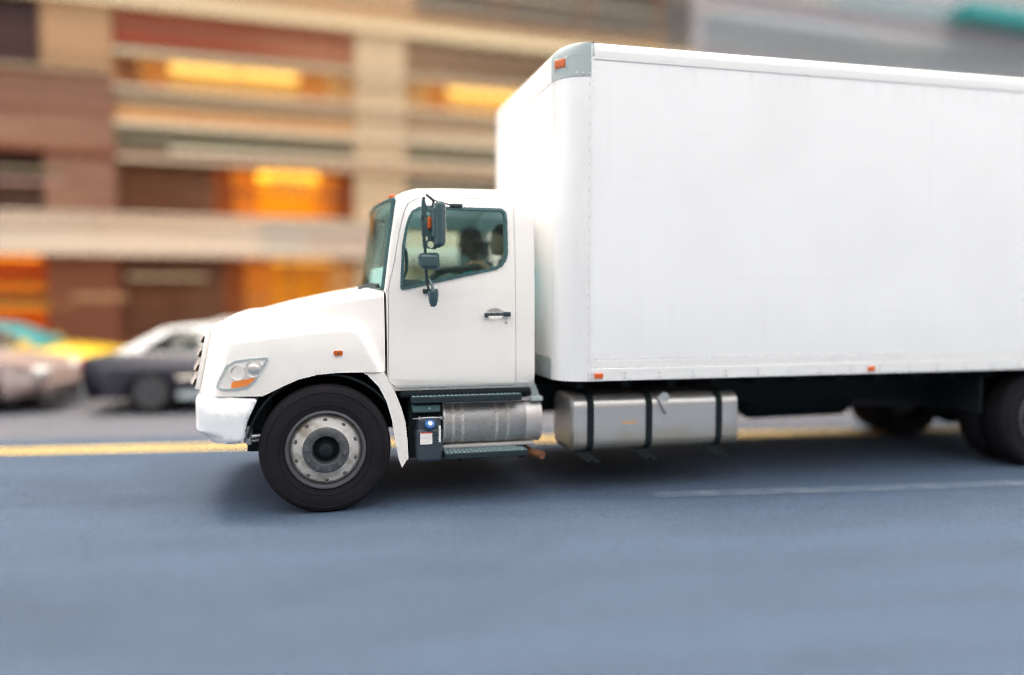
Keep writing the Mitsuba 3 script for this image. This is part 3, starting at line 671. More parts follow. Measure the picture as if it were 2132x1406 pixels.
wsh = xz([(.1, 1.735), (.575, 1.735), (.685, 2.425), (.1, 2.425)], 6.21, 2*CY-6.21)
rearwin = yz(rp(sbox(6.6, 1.75, 7.8, 2.3), .05), 1.5, 2.2)
shell = outer-inner-xz(wopen, 5.9, 8.5)-wsh-rearwin
hrec = M(trimesh.creation.icosphere(3, 1).apply_transform(np.diag([.075, .035, .045, 1])).apply_translation((1.385, 6.122, 1.525)))
dcut = xz(doorp, 6.0, 6.32)
cab = shell-dcut
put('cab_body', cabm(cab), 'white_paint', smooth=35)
dsolid = (shell ^ xz(doorp.buffer(-.005), 6.0, 6.32))-hrec
DR = numbered(K+'__door')
scene[DR] = mikit.ply(TM(dsolid), 'white_paint', smooth=35)
labels[DR] = {'label': 'white driver door with a slanted window sill and black handle'}
put('door_gap_liner', (outer ^ yz(cc.buffer(-.035), 0, 3) ^ xz(doorp.buffer(.012).difference(doorp.buffer(-.02)), 6.0, 6.40))-(xz(cprof, 6.0, 8.4) ^ yz(cc.buffer(-.047), 0, 3)), 'black_metal')
lin = inner-inner2-xz(wopen, 5.9, 8.5)-wsh-rearwin
put('cab_lining', cabm(lin), 'lining', smooth=35)
def tumble(z): return float(np.interp(z, [1.03, 1.72, 2.0, 2.3, 2.4, 2.47], [6.12, 6.12, 6.135, 6.165, 6.185, 6.225]))
def on_cab(off):
    return lambda u, w, th=0.0: (u - .12*(1-(abs(tumble(w)-CY)/1.02 if abs(tumble(w)-CY) < 1.02 else 1)**2)*0, tumble(w)-off+th, w)
obj('window_frame', sheet(win.buffer(.003).difference(win.buffer(-.019)), on_cab(.010), .03, .045), 'seal', DR, 40)
obj('window_pane', sheet(win.buffer(-.017), on_cab(-.012), .05), 'clear_glass', DR, 40)
obj('window_pane', mir(sheet(win.buffer(-.015), on_cab(-.012), .05)), 'clear_glass', K, 40)
obj('window_frame', mir(sheet(win.buffer(.004).difference(win.buffer(-.026)), on_cab(.012), .03, .05)), 'seal', K, 40)
obj('handle', cat(rbox(1.295, 1.325, 6.075, 6.125, 1.495, 1.532, .010), rbox(1.31, 1.46, 6.078, 6.098, 1.508, 1.532, .008), rbox(1.45, 1.508, 6.072, 6.125, 1.502, 1.540, .010)), 'black_plastic', DR)
obj('lock', lathe([(0, -.004), (.010, -.004), (.012, .0), (.012, .008)], 16, at=(1.477, 6.117, 1.452)), 'dull_metal', DR)
# windshield
def ws(e, t):
    z = 1.73+t*.70; X = .512+(z-1.71)*.128+.004
    v = cabx(np.array([[X, CY-e, z]]))[0]; v[0] -= .012; return v
es, ts = np.linspace(-.985, .985, 31), np.linspace(0, 1, 12)
wg = np.array([[ws(e, t) for e in es] for t in ts])
WS = put('windshield', grid_mesh(wg), 'clear_glass', smooth=True)
bord = [ws(e, 0) for e in es]+[ws(.985, t) for t in ts]+[ws(e, 1) for e in es[::-1]]+[ws(-.985, t) for t in ts[::-1]]
obj('seal', tube(bord, .016, 8), 'seal', WS)
for x0 in (.1, -.75):
    wp = smooth_path([ws(x0+.7*q, .02+.03*q)-np.array([.03, 0, 0]) for q in np.linspace(0, 1, 5)], 12)
    put('wiper', cat(tube(wp, .009), tube([wp[0], wp[0]-np.array([.03, .02, .03])], .014)), 'black_plastic')
wp0 = ws(.93, .01)
put('wiper_arm', cat(tube(smooth_path([wp0-np.array([.02, 0, -.02]), wp0-np.array([.10, -.10, -.01]), wp0-np.array([.16, -.2, .01])], 10), .012), trimesh.creation.icosphere(1, .022).apply_translation(wp0-np.array([.03, 0, -.01]))), 'black_plastic')
for e in (-.7, -.2, 0, .2, .7):
    q = cabx(np.array([[.66, CY-e, 2.485]]))[0]
    put('clearance_light', rbox(q[0]-.03, q[0]+.03, q[1]-.04, q[1]+.04, 2.455, 2.498, .015), 'amber')
# cab sill
put('cab_sill', cat(cbox(.62, 1.70, 6.15, 8.25, .86, .916, .02)), 'black_metal')
# ---- cab interior
put('dashboard', cat(M(cabm(xz(rp([(.54, 1.2), (.54, 1.73), (.66, 1.745), (.84, 1.74), (.90, 1.66), (.88, 1.2)], .02), 6.2, 8.2))), rbox(.62, .82, 6.22, 6.45, 1.70, 1.80, .04), rbox(.62, .90, 6.45, 7.05, 1.68, 1.79, .05)), 'cabin_dark')
gh = smooth_path([(.655, 6.24, 1.80), (.685, 6.24, 1.86), (.69, 6.24, 1.96), (.675, 6.24, 2.04), (.655, 6.24, 2.06)], 20)
put('grab_handle', tube(gh, .013), 'cabin_dark')
swc = np.array([1.235, 6.74, 1.912]); u1 = np.array([math.cos(math.radians(28)), 0, math.sin(math.radians(28))]); u2 = np.array([0, 1.0, 0])
# the wheel's plane leans back towards the driver
u1 = np.array([.985, 0, .10]); u1 /= np.linalg.norm(u1)
SW = put('steering_wheel', tube([swc+.235*(math.cos(a)*u1+math.sin(a)*u2) for a in np.linspace(0, 2*np.pi, 40)[:-1]], .020, 8, True), 'cabin_dark')
obj('spoke', cat([tube([swc-np.array([.02, 0, .04]), swc+.23*(math.cos(a)*u1+math.sin(a)*u2)], .014) for a in (0.5, 2.6, 4.71)]+[tube(smooth_path([swc+np.array([-.02, 0, -.01]), swc+np.array([-.16, 0, -.03]), swc+np.array([-.27, 0, -.09]), swc+np.array([-.33, 0, -.2])], 14), .026)]), 'cabin_dark', SW)
for sy in (6.76, 7.72):
    s = put('seat', cat(rbox(1.18, 1.66, sy-.25, sy+.25, 1.18, 1.36, .05), rbox(1.60, 1.69, sy-.24, sy+.24, 1.28, 2.02, .05)), 'seat_fabric')
    obj('headrest', rbox(1.61, 1.68, sy-.13, sy+.13, 2.04, 2.22, .04), 'seat_fabric', s)
ps = [(.55, 6.45, 1.765), (.60, 6.40, 1.86), (.60, 6.72, 1.87), (.55, 6.75, 1.765)]
k = obj('paper_sheet', trimesh.Trimesh([(x+.0, y, z) for x, y, z in ps]+[(x+.004, y, z) for x, y, z in ps], [[0, 1, 2], [0, 2, 3], [4, 6, 5], [4, 7, 6], [0, 4, 5], [0, 5, 1], [1, 5, 6], [1, 6, 2], [2, 6, 7], [2, 7, 3], [3, 7, 4], [3, 4, 0]]), 'paper', smooth=False)
tag(k, 'white paper propped on the dashboard behind the windshield', 'paper')
# ---- mirrors
def mirror(parent, ff):
    plate = Polygon([(.765, 2.385), (.79, 2.385), (.80, 2.345), (.86, 2.345), (.90, 2.06), (.87, 2.02), (.775, 2.03), (.76, 2.2)])
    for cx_, cz_, rr in ((.822, 2.325, .015), (.815, 2.285, .019), (.782, 2.245, .020), (.79, 2.10, .022), (.832, 2.055, .027)):
        plate = plate.difference(Point(cx_, cz_).buffer(rr, quad_segs=2))
    scene[parent] = mikit.ply(ff(cat(TM(xz(plate, 5.86, 5.885)), rbox(.85, .925, 5.74, 5.90, 2.03, 2.375, .035), rbox(.835, .87, 5.76, 5.88, 2.10, 2.33, .015))), 'mirror_plastic', smooth=35)
    obj('glass', ff(cbox(.924, .930, 5.76, 5.885, 2.06, 2.35, .002)), 'chrome', parent)
    obj('turn_lens', ff(rbox(.805, .836, 5.835, 5.859, 2.17, 2.26, .010)), 'amber', parent)
    obj('arm', ff(cat(tube(smooth_path([(.80, 5.87, 2.43), (.83, 5.87, 2.405), (.855, 5.90, 2.39), (.86, 5.95, 2.36)], 14), .010),
                      tube([(.855, 5.88, 2.39), (.955, 6.0, 2.385), (1.05, 6.20, 2.39)], .0055), rbox(1.03, 1.13, 6.155, 6.20, 2.368, 2.402, .01),
                      tube(smooth_path([(.782, 5.87, 2.41), (.778, 5.87, 2.2), (.79, 5.87, 2.0), (.80, 5.90, 1.86), (.825, 6.0, 1.75), (.86, 6.125, 1.71)], 30), .011),
                      rbox(.80, .92, 6.09, 6.13, 1.685, 1.725, .012))), 'black_plastic', parent)
    cv = rp([(.738, 1.905), (.735, 1.965), (.75, 1.985), (.86, 1.99), (.882, 1.975), (.885, 1.88), (.87, 1.858), (.77, 1.872)], .012)
    obj('convex_mirror', ff(cat(TM(xz(cv, 5.78, 5.88)), rbox(.745, .875, 5.765, 5.80, 1.878, 1.972, .02))), 'mirror_plastic', parent)
    obj('cross_mirror', ff(cat(lathe([(0, 0), (.030, .01), (.043, .05), (.043, .125), (.035, .135), (0, .137)], 20, axis='y').apply_transform(trimesh.transformations.rotation_matrix(-math.pi/2, [1, 0, 0])).apply_translation((.852, 5.87, 1.715)) if False else
                     trimesh.creation.revolve(np.array([(0, 0), (.022, .004), (.036, .05), (.041, .10), (.040, .122), (0, .126)]), sections=20).apply_translation((.853, 5.90, 1.583)),
                     tube(smooth_path([(.853, 5.90, 1.70), (.848, 5.93, 1.75), (.835, 6.0, 1.79)], 12), .012))), 'mirror_plastic', parent)
mr = numbered(K+'__mirror'); labels[mr] = {'label': 'tall dark side mirror beside the driver window'}
mirror(mr, lambda m: m)
mirror(numbered(K+'__mirror'), mir)

# ---- wheels
def wheel(x, y, out, far=False, rear=False, dual=0.0, seg=72):
    """A wheel whose outer face is at y; out = -1 looks to the near side."""
    w = .27
    def fin(m, a):
        m = m.copy(); v = np.array(m.vertices)
        if out > 0: m = trimesh.Trimesh(v*[1, -1, 1], m.faces[:, ::-1], process=False)
        m.apply_transform(trimesh.transformations.rotation_matrix(a, [0, 1, 0])); m.apply_translation((x, y, .492)); return m
    tp = [(.292, .030), (.300, .012), (.33, .002), (.38, -.004), (.43, .002), (.452, .010), (.468, .014), (.476, .022), (.486, .034), (.494, .055)]
    for gpos in (.085, .135, .185): tp += [(.498, gpos-.012), (.484, gpos-.008), (.484, gpos+.008), (.498, gpos+.012)]
    tp += [(.494, w-.055), (.486, w-.034), (.468, w-.014), (.43, w-.002), (.38, w+.004), (.30, w-.012), (.292, w-.03)]
    key = numbered(K+'__wheel')
    scene[key] = mikit.ply(fin(lathe(tp, seg), 0), 'rubber', smooth=28)
    labels[key] = {'label': 'black tyre on a steel disc wheel'}
    grooves = [fin(lathe([(r0, -.002), (r0+.004, -.007), (r0+.008, -.002)], seg), 0) for r0 in (.345, .44)]
    obj('sidewall_rib', cat(grooves), 'rubber', key)
    fl = [(.300, .028), (.303, .006), (.298, -.006), (.286, -.008), (.280, .0), (.274, .03), (.268, .06), (.262, .10)]
    obj('rim', fin(lathe(fl, seg), 0), 'hub_grey', key)
    if not rear:
        dp = [(.272, .075), (.262, .040), (.245, .020), (.215, .010), (.190, .004), (.176, -.004)]
        d = M(lathe([(.272, .09)]+dp+[(.176, .012), (.215, .03), (.25, .06)]+[(.272, .09)], seg)) if False else lathe(dp, seg)
        obj('disc', fin(d, .3), 'wheel_steel', key)
        holes = []
        for i in range(10):
            a = i*2*math.pi/10
            s = trimesh.creation.icosphere(2, 1).apply_transform(np.diag([.012, .005, .017, 1])).apply_translation((.232, .014, 0))
            s.apply_transform(trimesh.transformations.rotation_matrix(a, [0, 1, 0])); obj('vent_hole', fin(s, .3), 'hub_grey', key)
        obj('hub', fin(lathe([(.177, .0), (.174, -.010), (.16, -.016), (.118, -.020), (.108, -.016), (.106, .02), (.095, .05)], seg), 0), 'hub_grey', key)
        for i in range(10):
            a = i*2*math.pi/10+.15
            n = trimesh.creation.cylinder(.0165, .045, sections=6); n.apply_transform(trimesh.transformations.rotation_matrix(math.pi/2, [1, 0, 0])); n.apply_translation((.1425, -.032, 0))
            n.apply_transform(trimesh.transformations.rotation_matrix(a, [0, 1, 0])); obj('lug_nut', fin(n, 0), 'hub_grey', key, False)
        obj('hub_cap', fin(lathe([(.0, -.030), (.030, -.030), (.048, -.022), (.055, -.005), (.058, .03), (.075, .04), (.1, .05)], 40), 0), 'black_metal', key)
    else:
        obj('disc', fin(lathe([(.268, .03), (.262, .10), (.25, .13), (.19, .145), (.15, .15), (.14, .12), (.125, .06), (.10, .05), (0, .05)], seg), 0), 'hub_grey', key)
        for i in range(10):
            a = i*2*math.pi/10
            n = trimesh.creation.cylinder(.0165, .05, sections=6); n.apply_transform(trimesh.transformations.rotation_matrix(math.pi/2, [1, 0, 0])); n.apply_translation((.165, .125, 0))
            n.apply_transform(trimesh.transformations.rotation_matrix(a, [0, 1, 0])); obj('lug_nut', fin(n, 0), 'hub_grey', key, False)
    return key
wheel(.046, 6.06, -1); wheel(.046, 2*CY-6.06, 1)
RX = 6.84
for yy, o in ((6.03, -1), (6.36, -1), (2*CY-6.03, 1), (2*CY-6.36, 1)): wheel(RX, yy, o, rear=True)
put('axle', cat(cyl((.046, 6.2, .47), (.046, 8.2, .47), .055), cbox(-.03, .12, 6.6, 7.8, .38, .47)), 'black_metal')
put('axle', cat(cyl((RX, 6.3, .49), (RX, 8.1, .49), .09), trimesh.creation.icosphere(3, .24).apply_translation((RX, CY, .49))), 'black_metal')
put('drive_shaft', cyl((1.4, CY, .62), (RX-.2, CY, .50), .05), 'dark_grey')
# ---- chassis
for yy in (6.77, 7.55):
    put('frame_rail', cbox(-.6, 10.0, yy, yy+.08, .62, .88, .01), 'black_metal')
put('cross_member', cat([cbox(xx, xx+.08, 6.2 if xx > 1.9 else 6.852, 8.2 if xx > 1.9 else 7.548, .882 if xx > 1.9 else .66, .955 if xx > 1.9 else .84, .01) for xx in np.arange(2.1, 9.8, .42)]+[cbox(xx, xx+.1, 6.852, 7.548, .66, .84, .01) for xx in (.6, 1.5, 3.2, 4.4)]), 'black_metal', kind='stuff')
put('leaf_spring', cat([tube([(RX-.75, yy, .70), (RX-.3, yy, .60-.02*i), (RX, yy, .58-.02*i), (RX+.3, yy, .60-.02*i), (RX+.75, yy, .70)], .03) for yy in (6.75, 7.65) for i in range(3)]), 'black_metal')
put('engine_block', cat(rbox(-.4, .9, 6.72, 7.68, .55, 1.25, .06), rbox(.7, 1.7, 6.95, 7.45, .45, .85, .08)), 'black_metal')
put('side_case', rbox(3.8, 4.75, 7.75, 8.30, .42, .86, .03), 'step_dark')
put('side_case', rbox(4.85, 6.1, 7.70, 8.30, .40, .90, .04), 'step_dark')
put('air_tank', cat(rbox(4.1, 5.4, 6.9, 7.2, .42, .72, .14)), 'black_metal')
put('side_case', cat(rbox(1.0, 1.7, 7.8, 8.30, .40, .86, .03), rbox(2.1, 3.5, 7.85, 8.30, .42, .84, .08)), 'step_dark')
for s in (0, 1):
    m_ = cbox(RX+.62, RX+.635, 6.03, 6.66, .18, .93, .004)
    put('mud_flap', m_ if not s else mir(m_), 'rubber')
put('splash_plate', cat(cbox(RX-.75, RX-.73, 6.05, 6.66, .55, .93, .004)), 'black_metal')

# ---- running boards, exhaust guard, fluid tank
def step(x0, x1, y0, y1, z1, th):
    k = put('step', cat(cbox(x0, x1, y0, y1, z1-th, z1, .006)), 'step_dark')
    n = []
    for i, xx in enumerate(np.arange(x0+.02, x1-.02, .034)):
        for j, yy in enumerate(np.arange(y0+.015, y1-.01, .03)):
            c = trimesh.creation.icosphere(1, 1).apply_transform(np.diag([.013, .006, .005, 1]))
            c.apply_transform(trimesh.transformations.rotation_matrix(math.pi/4*(1 if (i+j) % 2 else -1), [0, 0, 1])); c.apply_translation((xx, yy, z1+.001)); n.append(c)
    obj('tread', cat(n), 'tread_metal', k, kind='stuff')
    obj('plate', cbox(x0+.002, x1-.002, y0+.002, y1-.002, z1+.0005, z1+.003, .001), 'step_metal', k)
    return k
step(.704, 1.60, 6.08, 6.30, .872, .05)
step(.965, 1.640, 6.04, 6.20, .420, .048)
for b_ in ((.70, .985, 6.24, 6.80, .36, .83), (1.66, 1.72, 6.25, 6.80, .42, .86), (1.59, 1.62, 6.10, 6.30, .345, .39), (1.08, 1.11, 6.10, 6.3, .345, .39)): put('step_bracket', cbox(*b_, .004), 'black_metal')
put('step_bracket', cbox(.72, .94, 6.13, 6.25, .74, .805, .01), 'step_metal')
put('bracket_bolt', cyl((.85, 6.12, .775), (.85, 6.14, .775), .010, 10), 'tread_metal')
put('mount_bracket', cat(cbox(1.70, 1.80, 6.16, 6.34, .80, .835, .004), xz([(1.70, .94), (1.755, .935), (1.79, .84), (1.73, .835)], 6.24, 6.25)), 'cap_grey')
# exhaust heat guard: rounded face towards the street
def guard_curve(off=0.0):
    zz = np.array([.455, .475, .50, .54, .60, .66, .71, .755, .79, .815]); yy = np.array([6.27, 6.225, 6.19, 6.163, 6.145, 6.145, 6.157, 6.18, 6.215, 6.26])
    return [(y-off, z) for y, z in zip(yy, zz)]
gc = guard_curve()
def guard(x0, x1, off):
    p = Polygon(guard_curve(off)+[(6.62, .815), (6.62, .455)])
    return yz(p, x0, x1)
gd = put('exhaust_guard', guard(.968, 1.745, 0.0), 'perforated_metal', smooth=40, label='perforated steel heat guard round the exhaust')
for x0, x1 in ((.966, .985), (1.035, 1.058), (1.112, 1.136), (1.395, 1.417), (1.49, 1.512)): obj('band', guard(x0, x1, .004), 'guard_metal', gd)
obj('end_band', guard(1.655, 1.76, .005), 'guard_metal', gd)
obj('end_cap', guard(1.76, 1.79, .012), 'guard_metal', gd)
obj('base_strip', cbox(.968, 1.74, 6.2, 6.5, .43, .458, .006), 'guard_metal', gd)
obj('top_strip', cbox(.968, 1.745, 6.19, 6.5, .80, .832, .006), 'guard_metal', gd)
obj('screw', cat([cyl((xx, 6.13, zz), (xx, 6.16, zz), .006, 8) for xx in (1.045, 1.125, 1.405, 1.50) for zz in (.56, .65, .73)]), 'dull_metal', gd, kind='stuff')
tp = smooth_path([(1.66, 6.42, .46), (1.67, 6.40, .40), (1.70, 6.32, .365), (1.745, 6.22, .35), (1.79, 6.14, .35)], 24)
put('tail_pipe', tube(tp, .036, 14), 'rust', label='rusty curved tail pipe under the guard')
ft = put('fluid_tank', TM(xz(rp([(.745, .375), (.77, .345), (.935, .345), (.952, .37), (.955, .62), (.93, .695), (.90, .71), (.79, .71), (.752, .66)], .015), 6.10, 6.40)), 'mirror_plastic', smooth=40, label='black plastic fluid tank with a blue cap')
pr('tank_plastic', (0.035, 0.05, 0.068), 0.4)
scene[ft] = mikit.ply(cat(rbox(.742, .955, 6.09, 6.40, .345, .62, .035), rbox(.752, .945, 6.10, 6.40, .50, .705, .045)), 'tank_plastic', smooth=40)
cap = trimesh.creation.revolve(np.array([(0, .0), (.034, .0), (.041, .008), (.041, .03), (.034, .04), (0, .042)]), sections=24)
cap.apply_transform(trimesh.transformations.rotation_matrix(math.radians(62), [1, 0, 0])); cap.apply_translation((.848, 6.10, .645))
obj('cap', cap, 'blue_cap', ft)
capt = trimesh.creation.revolve(np.array([(0, .042), (.016, .042), (.018, .045), (0, .046)]), sections=24)
capt.apply_transform(trimesh.transformations.rotation_matrix(math.radians(62), [1, 0, 0])); capt.apply_translation((.848, 6.10, .645))
obj('cap_label', capt, 'sticker_white', ft)
lb = obj('label_sticker', cat(cbox(.770, .866, 6.083, 6.0895, .545, .582, .0005), cbox(.770, .866, 6.083, 6.0895, .495, .543, .0005)), 'sticker_white', ft, False)
obj('label_stripe', cbox(.770, .866, 6.083, 6.0895, .583, .590, .0005), 'sticker_red', ft, False)
obj('gauge_tube', cat(cyl((.925, 6.08, .51), (.925, 6.08, .64), .009, 10)), 'rail_white', ft)
obj('strap', cat(tube(smooth_path([(.748, 6.24, .685), (.757, 6.10, .70), (.85, 6.075, .708), (.94, 6.10, .70), (.952, 6.24, .685)], 24), .007), *[cyl((xx, 6.09, .69), (xx, 6.09, .715), .009, 8) for xx in (.765, .935)]), 'dull_metal', ft)
# ---- fuel tank with straps
def tank_mesh():
    p = rp(sbox(6.09, .365, 6.62, .835), .09, 8)
    secs = [(0, -.10), (.015, -.04), (.05, 0), (1.47, 0), (1.505, -.04), (1.52, -.10)]
    return None
tsec = rp(sbox(6.09, .365, 6.62, .835), .10, 8)
parts_ = [yz(tsec.buffer(-.015), 2.028, 3.572), yz(tsec, 2.045, 3.555)]
hull = m3.Manifold.batch_hull([yz(tsec, 2.05, 3.55), yz(tsec.buffer(-.03), 2.03, 3.57)])
FT = put('fuel_tank', hull.refine_to_length(.1), 'tank_metal', smooth=35, label='brushed metal fuel tank slung under the cargo box')
for xx in (2.075, 3.52): obj('seam', yz(tsec.buffer(.0035).difference(tsec.buffer(-.01)), xx, xx+.006), 'tank_metal', FT)
for xx in (2.165, 2.69, 3.345):
    st = obj('strap', TM(yz(tsec.buffer(.010).difference(tsec.buffer(-.01)), xx, xx+.055)), 'black_metal', FT)
    put('tank_bracket', cat(cbox(xx-.02, xx+.075, 6.3, 6.80, .33, .354, .004), xz([(xx-.10, .352), (xx+.02, .352), (xx+.13, .27), (xx+.07, .27), (xx+.05, .30), (xx+.02, .27)], 6.10, 6.13), cbox(xx-.03, xx+.09, 6.62, 6.80, .36, .84, .01)), 'black_metal')
obj('filler_cap', cat(lathe([(0, -.04), (.045, -.04), (.052, -.03), (.052, .02)], 24, at=(2.86, 6.135, .80))), 'chrome', FT)
obj('filler_hose', tube(smooth_path([(2.80, 6.10, .81), (2.83, 6.08, .74), (2.87, 6.082, .67)], 10), .014), 'dull_metal', FT)
obj('warning_sticker', cbox(2.475, 2.61, 6.087, 6.0895, .595, .606, .0005), 'sticker_orange', FT, False)
obj('print_line', cat([cbox(2.49+.012*i, 2.498+.012*i, 6.0872, 6.0896, zz, zz+.006, .0004) for i in range(10) for zz in (.572, .56)]), 'sticker_grey', FT, False, kind='stuff')

# ---- cargo box
R, BX, BY, BZ0, BZ1 = .245, 1.888, 5.95, .974, 3.70
plan = Polygon([(BX, BY), (9.85, BY), (9.85, 2*CY-BY), (BX, 2*CY-BY)])
fr = Polygon([(BX, BY), (BX+R*4, BY), (BX+R*4, 2*CY-BY), (BX, 2*CY-BY)]).buffer(-R).buffer(R, quad_segs=16)
body_plan = shapely.union_all([fr, sbox(BX+R, BY, 9.85, 2*CY-BY)])
bp = body_plan.buffer(-.008)
core = CS(bp).extrude(3.63-BZ0-.03).translate((0, 0, BZ0+.03))
CB = numbered(K+'__cargo_box')
scene[CB] = mikit.ply(TM(core), 'black_metal', smooth=20)
labels[CB] = {'label': 'tall white cargo box with riveted aluminium edges'}
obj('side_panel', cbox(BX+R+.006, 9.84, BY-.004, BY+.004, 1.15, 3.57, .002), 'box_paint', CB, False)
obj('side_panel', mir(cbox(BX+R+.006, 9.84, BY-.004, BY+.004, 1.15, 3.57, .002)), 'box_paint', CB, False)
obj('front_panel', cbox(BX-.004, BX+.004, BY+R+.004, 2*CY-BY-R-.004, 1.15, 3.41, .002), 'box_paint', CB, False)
post = Polygon([(BX, BY+R)]+[(BX+R-R*math.cos(a), BY+R-R*math.sin(a)) for a in np.linspace(0, math.pi/2, 17)]+[(BX+R, BY)])
pl = LineString(list(post.exterior.coords)[1:18])
pring = pl.buffer(.007, cap_style=2)
for ff in (lambda m: m, mir):
    obj('corner_post', ff(xy(pring, BZ0, 3.408)), 'post_metal', CB, 20)
    obj('corner_cap', ff(xy(pl.buffer(.012, cap_style=2), 3.41, 3.57)), 'cap_grey', CB, 20)
# rounded dome over the corner caps and front header
def ringsolid(polys):
    n = 160
    P0 = [np.array([p.exterior.interpolate(i/n, normalized=True).coords[0] for i in range(n)]) for p, _ in polys]
    V = np.concatenate([np.column_stack([p, np.full(n, z)]) for p, (_, z) in zip(P0, polys)])
    f = []
    for k in range(len(polys)-1):
        for i in range(n):
            a, b, c, d = k*n+i, k*n+(i+1) % n, (k+1)*n+(i+1) % n, (k+1)*n+i
            f += [[a, b, c], [a, c, d]]
    return V, f, n
dome_front = body_plan.intersection(sbox(0, 0, BX+R+.02, 20))
lay = []
for a in np.linspace(0, 90, 9):
    q = math.radians(a); lay.append((shapely.affinity.scale(dome_front.buffer(.010, join_style=1), 1-.30*(1-math.cos(q)), 1, origin=(BX+R+.02, CY)).intersection(sbox(0, 0, BX+R+.02, 20)), 3.572+.104*math.sin(q)))
hul = trimesh.convex.convex_hull(np.array([(x_, y_, z) for p, z in lay for x_, y_ in p.exterior.coords]))
hm = M(hul); nearb = M(cbox(1, 4, 5, BY+R+.02, 3, 4)); farb = mir(cbox(1, 4, 5, BY+R+.02, 3, 4))
obj('top_cap', hm ^ nearb, 'cap_grey', CB, 30, label='grey rounded corner casting at the top front of the box')
obj('top_cap', hm ^ M(farb), 'cap_grey', CB, 30)
obj('front_cap', hm-nearb-M(farb), 'rail_white', CB, 30)
obj('front_header', cat(cbox(BX-.012, BX+.004, BY+R+.004, 2*CY-BY-R-.004, 3.412, 3.57, .004)), 'rail_white', CB)
obj('front_rail', cat(cbox(BX-.010, BX+.004, BY+R+.004, 2*CY-BY-R-.004, 1.085, 1.145, .003), cbox(BX-.012, BX+.004, BY+R+.004, 2*CY-BY-R-.004, BZ0, 1.082, .003)), 'cap_grey', CB)
trp = rp([(BY-.012, 3.542), (BY-.012, 3.61), (BY-.006, 3.655), (BY+.03, 3.682), (BY+.10, 3.692), (BY+.10, 3.542)], .008)
obj('top_rail', yz(trp, BX+R+.022, 9.85), 'rail_white', CB, 40)
obj('top_rail', mir(yz(trp, BX+R+.022, 9.85)), 'rail_white', CB, 40)
obj('roof_panel', cbox(BX+R+.03, 9.85, BY+.101, 2*CY-BY-.101, 3.66, 3.685, .003), 'rail_white', CB)
for ff in (lambda m: m, mir):
    obj('rub_rail', ff(cat(cbox(BX+R+.006, 9.85, BY-.010, BY+.004, 1.082, 1.147, .003))), 'rail_white', CB)
    obj('rub_rail', ff(cat(cbox(BX+R+.006, 9.85, BY-.018, BY+.004, BZ0, 1.079, .005))), 'rail_white', CB)
obj('corner_trim', cbox(BX+R-.004, BX+R+.005, BY-.013, BY, BZ0, 3.66, .002), 'rail_white', CB)
def rivet(x, y, z, r=.006, d=.004):
    s = trimesh.creation.icosphere(1, 1).apply_transform(np.diag([r, d, r, 1])); return s.apply_translation((x, y, z))
obj('rivet', cat([rivet(xx, BY-.004, 1.163) for xx in np.arange(2.16, 9.8, .05)]+[rivet(xx, BY-.013, 3.57, .006, .004) for xx in np.arange(2.2, 9.8, .05)]
    + [rivet(2.155, BY-.004, zz) for zz in np.arange(1.2, 3.5, .052)] + [rivet(xx, BY-.003, zz, .005, .0025) for xx in np.arange(2.55, 9.8, .40) for zz in np.arange(1.25, 3.5, .105)]), 'rail_white', CB, kind='stuff')
obj('rivet', cat([rivet(2.118, BY-.007, zz, .006, .004) for zz in np.arange(1.04, 3.4, .105)]+[rivet(2.118, BY-.007, zz, .007, .005) for zz in (.995, 1.02)]), 'dull_metal', CB, kind='stuff')
obj('bolt', cat([rivet(xx, BY-.018, zz, .010, .007) for xx in [2.145]+list(np.arange(2.43, 9.7, .305)) for zz in (1.001, 1.037)]), 'dull_metal', CB, kind='stuff')
obj('cap_rivet', cat([rivet(2.118-.055*i, BY-.012+.02*(i/3)**2, 3.432, .006, .006) for i in range(4)]), 'sticker_white', CB, kind='stuff')
for xx in (2.165, 4.74): obj('marker_light', cbox(xx, xx+.075, BY-.030, BY-.017, .998, 1.040, .004), 'reflector', CB)
ang = math.radians(38)
ml = rbox(-.055, .055, -.025, .02, -.035, .035, .012); ml.apply_transform(trimesh.transformations.rotation_matrix(-math.radians(58), [0, 0, 1])); ml.apply_translation((BX+R-R*math.cos(math.radians(30)), BY+R-R*math.sin(math.radians(30)), 3.525))
obj('corner_light', ml, 'amber', CB)
ml2 = rbox(-.075, .075, -.012, .03, -.05, .05, .012); ml2.apply_transform(trimesh.transformations.rotation_matrix(-math.radians(58), [0, 0, 1])); ml2.apply_translation((BX+R-R*math.cos(math.radians(30)), BY+R-R*math.sin(math.radians(30)), 3.525))
obj('lamp_housing', ml2, 'cap_grey', CB)

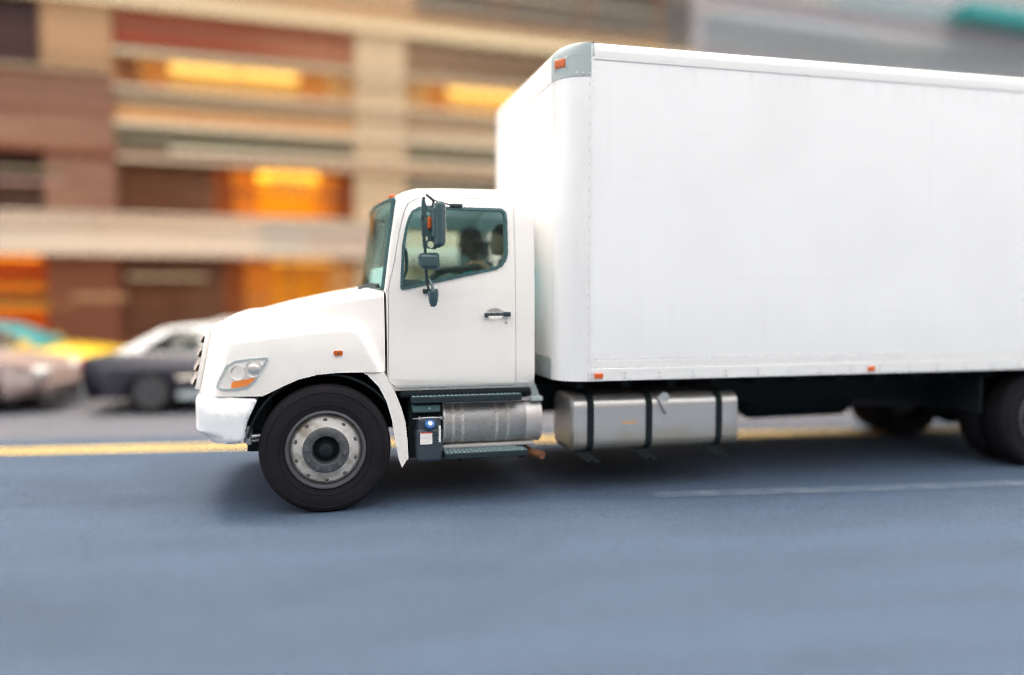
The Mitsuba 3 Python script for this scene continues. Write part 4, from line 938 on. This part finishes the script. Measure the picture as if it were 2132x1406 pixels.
# ================================================================== PEOPLE IN THE CAB
def person(name, label, x, y, zh, skin, reach, lean=0.0, turn=0.0):
    root = numbered(name); tag(root, label, 'person')
    hd = np.array([x, y, zh])
    neck, chest = hd+[.05, 0, -.17], np.array([x+.07, y, zh-.42]); hip = np.array([x+.03, y, zh-.80])
    # head, neck, arms and hands as one body
    V = lambda *p: np.array(p, float)
    ch = [[(hd+[-.01, 0, .03], .095), (hd+[.035, 0, .035], .092)], [(hd+[-.04, 0, -.07], .062), (hd+[-.01, 0, .02], .09)], [(hd+[-.075, 0, -.095], .03), (hd+[-.03, 0, -.06], .06)],
          [(hd+[-.085, 0, -.005], .012), (hd+[-.115, 0, -.030], .014)], [(hd+[-.095, -.02, -.062], .012), (hd+[-.095, .02, -.062], .012)],
          [(hd+[-.088, -.035, .022], .014), (hd+[-.088, .035, .022], .014)], [(hd+[.02, -.095, -.01], .016), (hd+[.03, -.10, .02], .018)], [(hd+[.02, .095, -.01], .016), (hd+[.03, .10, .02], .018)],
          [(hd+[.02, 0, -.05], .055), (neck, .056)], [(neck, .056), (chest+[.0, 0, .12], .075)], [(chest, .13), (hip, .13)]]
    sleeves = []
    for s, h in zip((-1, 1), reach):
        sh = chest+[0, s*.19, .14]; el = (sh+h)/2+np.array([.06, s*.07, -.13])
        ch += [[(chest+[0, s*.06, .12], .07), (sh, .06)], [(sh, .055), (el, .042)], [(el, .042), (h, .028)]]
        sleeves.append((sh, el, h))
        pal = h+np.array([-.05, 0, .0])
        ch += [[(h, .026), (pal+[0, -.025, 0], .016)], [(h, .026), (pal+[0, .025, 0], .016)], [(pal+[0, -.025, 0], .016), (pal+[0, .025, 0], .016)]]
        for i, fl in enumerate((.058, .068, .064, .05)):
            b = pal+[0, -.030+.02*i, 0]
            ch.append([(b, .0095), (b+[-.03, 0, .012], .009), (b+[-.045, 0, -.015*fl/.06], .0085), (b+[-.02, 0, -.03], .008)])
        ch.append([(h+[-.015, -s*.02, .0], .013), (h+[-.05, -s*.045, .0], .011), (h+[-.07, -s*.04, -.015], .009)])
    for s in (-1, 1):
        kn = hip+[-.48, s*.13, .05]; an = kn+[-.10, 0, -.42]
        ch += [[(hip+[0, s*.09, 0], .09), (kn, .06)], [(kn, .06), (an, .042)], [(an, .042), (an+[-.14, 0, -.03], .035)]]
    obj('body', blob(ch, .016, 8), skin, root, True)
    # hair
    hc = [[(hd+[.0, 0, .055], .098), (hd+[.045, 0, .045], .098)], [(hd+[.055, 0, .0], .09), (hd+[.06, 0, -.05], .072)], [(hd+[.03, -.05, .04], .06), (hd+[.03, .05, .04], .06)]]
    obj('hair', blob(hc, .02, 6), 'hair', root, True)
    for s in (-1, 1):
        obj('eye', trimesh.creation.icosphere(2, .011).apply_translation(hd+[-.092, s*.033, .002]), 'sticker_white', root, True)
    sc = [[(chest+[.0, 0, .13], .085), (chest, .155)], [(chest, .155), (hip+[0, 0, .05], .155)]]
    for s, (sh, el, h) in zip((-1, 1), sleeves):
        sc += [[(chest+[0, s*.08, .10], .085), (sh, .075)], [(sh, .073), (el, .056)], [(el, .056), (el+(h-el)*.55, .048)]]
    obj('shirt', blob(sc, .025, 8), 'shirt', root, True)
    tc = []
    for s in (-1, 1):
        kn = hip+[-.48, s*.13, .05]; an = kn+[-.10, 0, -.40]
        tc += [[(hip, .15), (hip+[0, s*.09, 0], .115)], [(hip+[0, s*.09, 0], .108), (kn, .078)], [(kn, .078), (an, .06)]]
    obj('trousers', blob(tc, .03, 6), 'trousers', root, True)
    return root
person('person', 'driver in a teal shirt holding the steering wheel by the near window', 1.60, 6.76, 2.155, 'skin', [swc+np.array([.12, -.20, .035]), swc+np.array([.12, .21, .035])])
person('person', 'dark haired passenger in a teal shirt sitting beyond the driver', 1.48, 7.70, 2.20, 'skin_dark', [np.array([1.05, 7.60, 1.50]), np.array([1.05, 7.82, 1.50])])
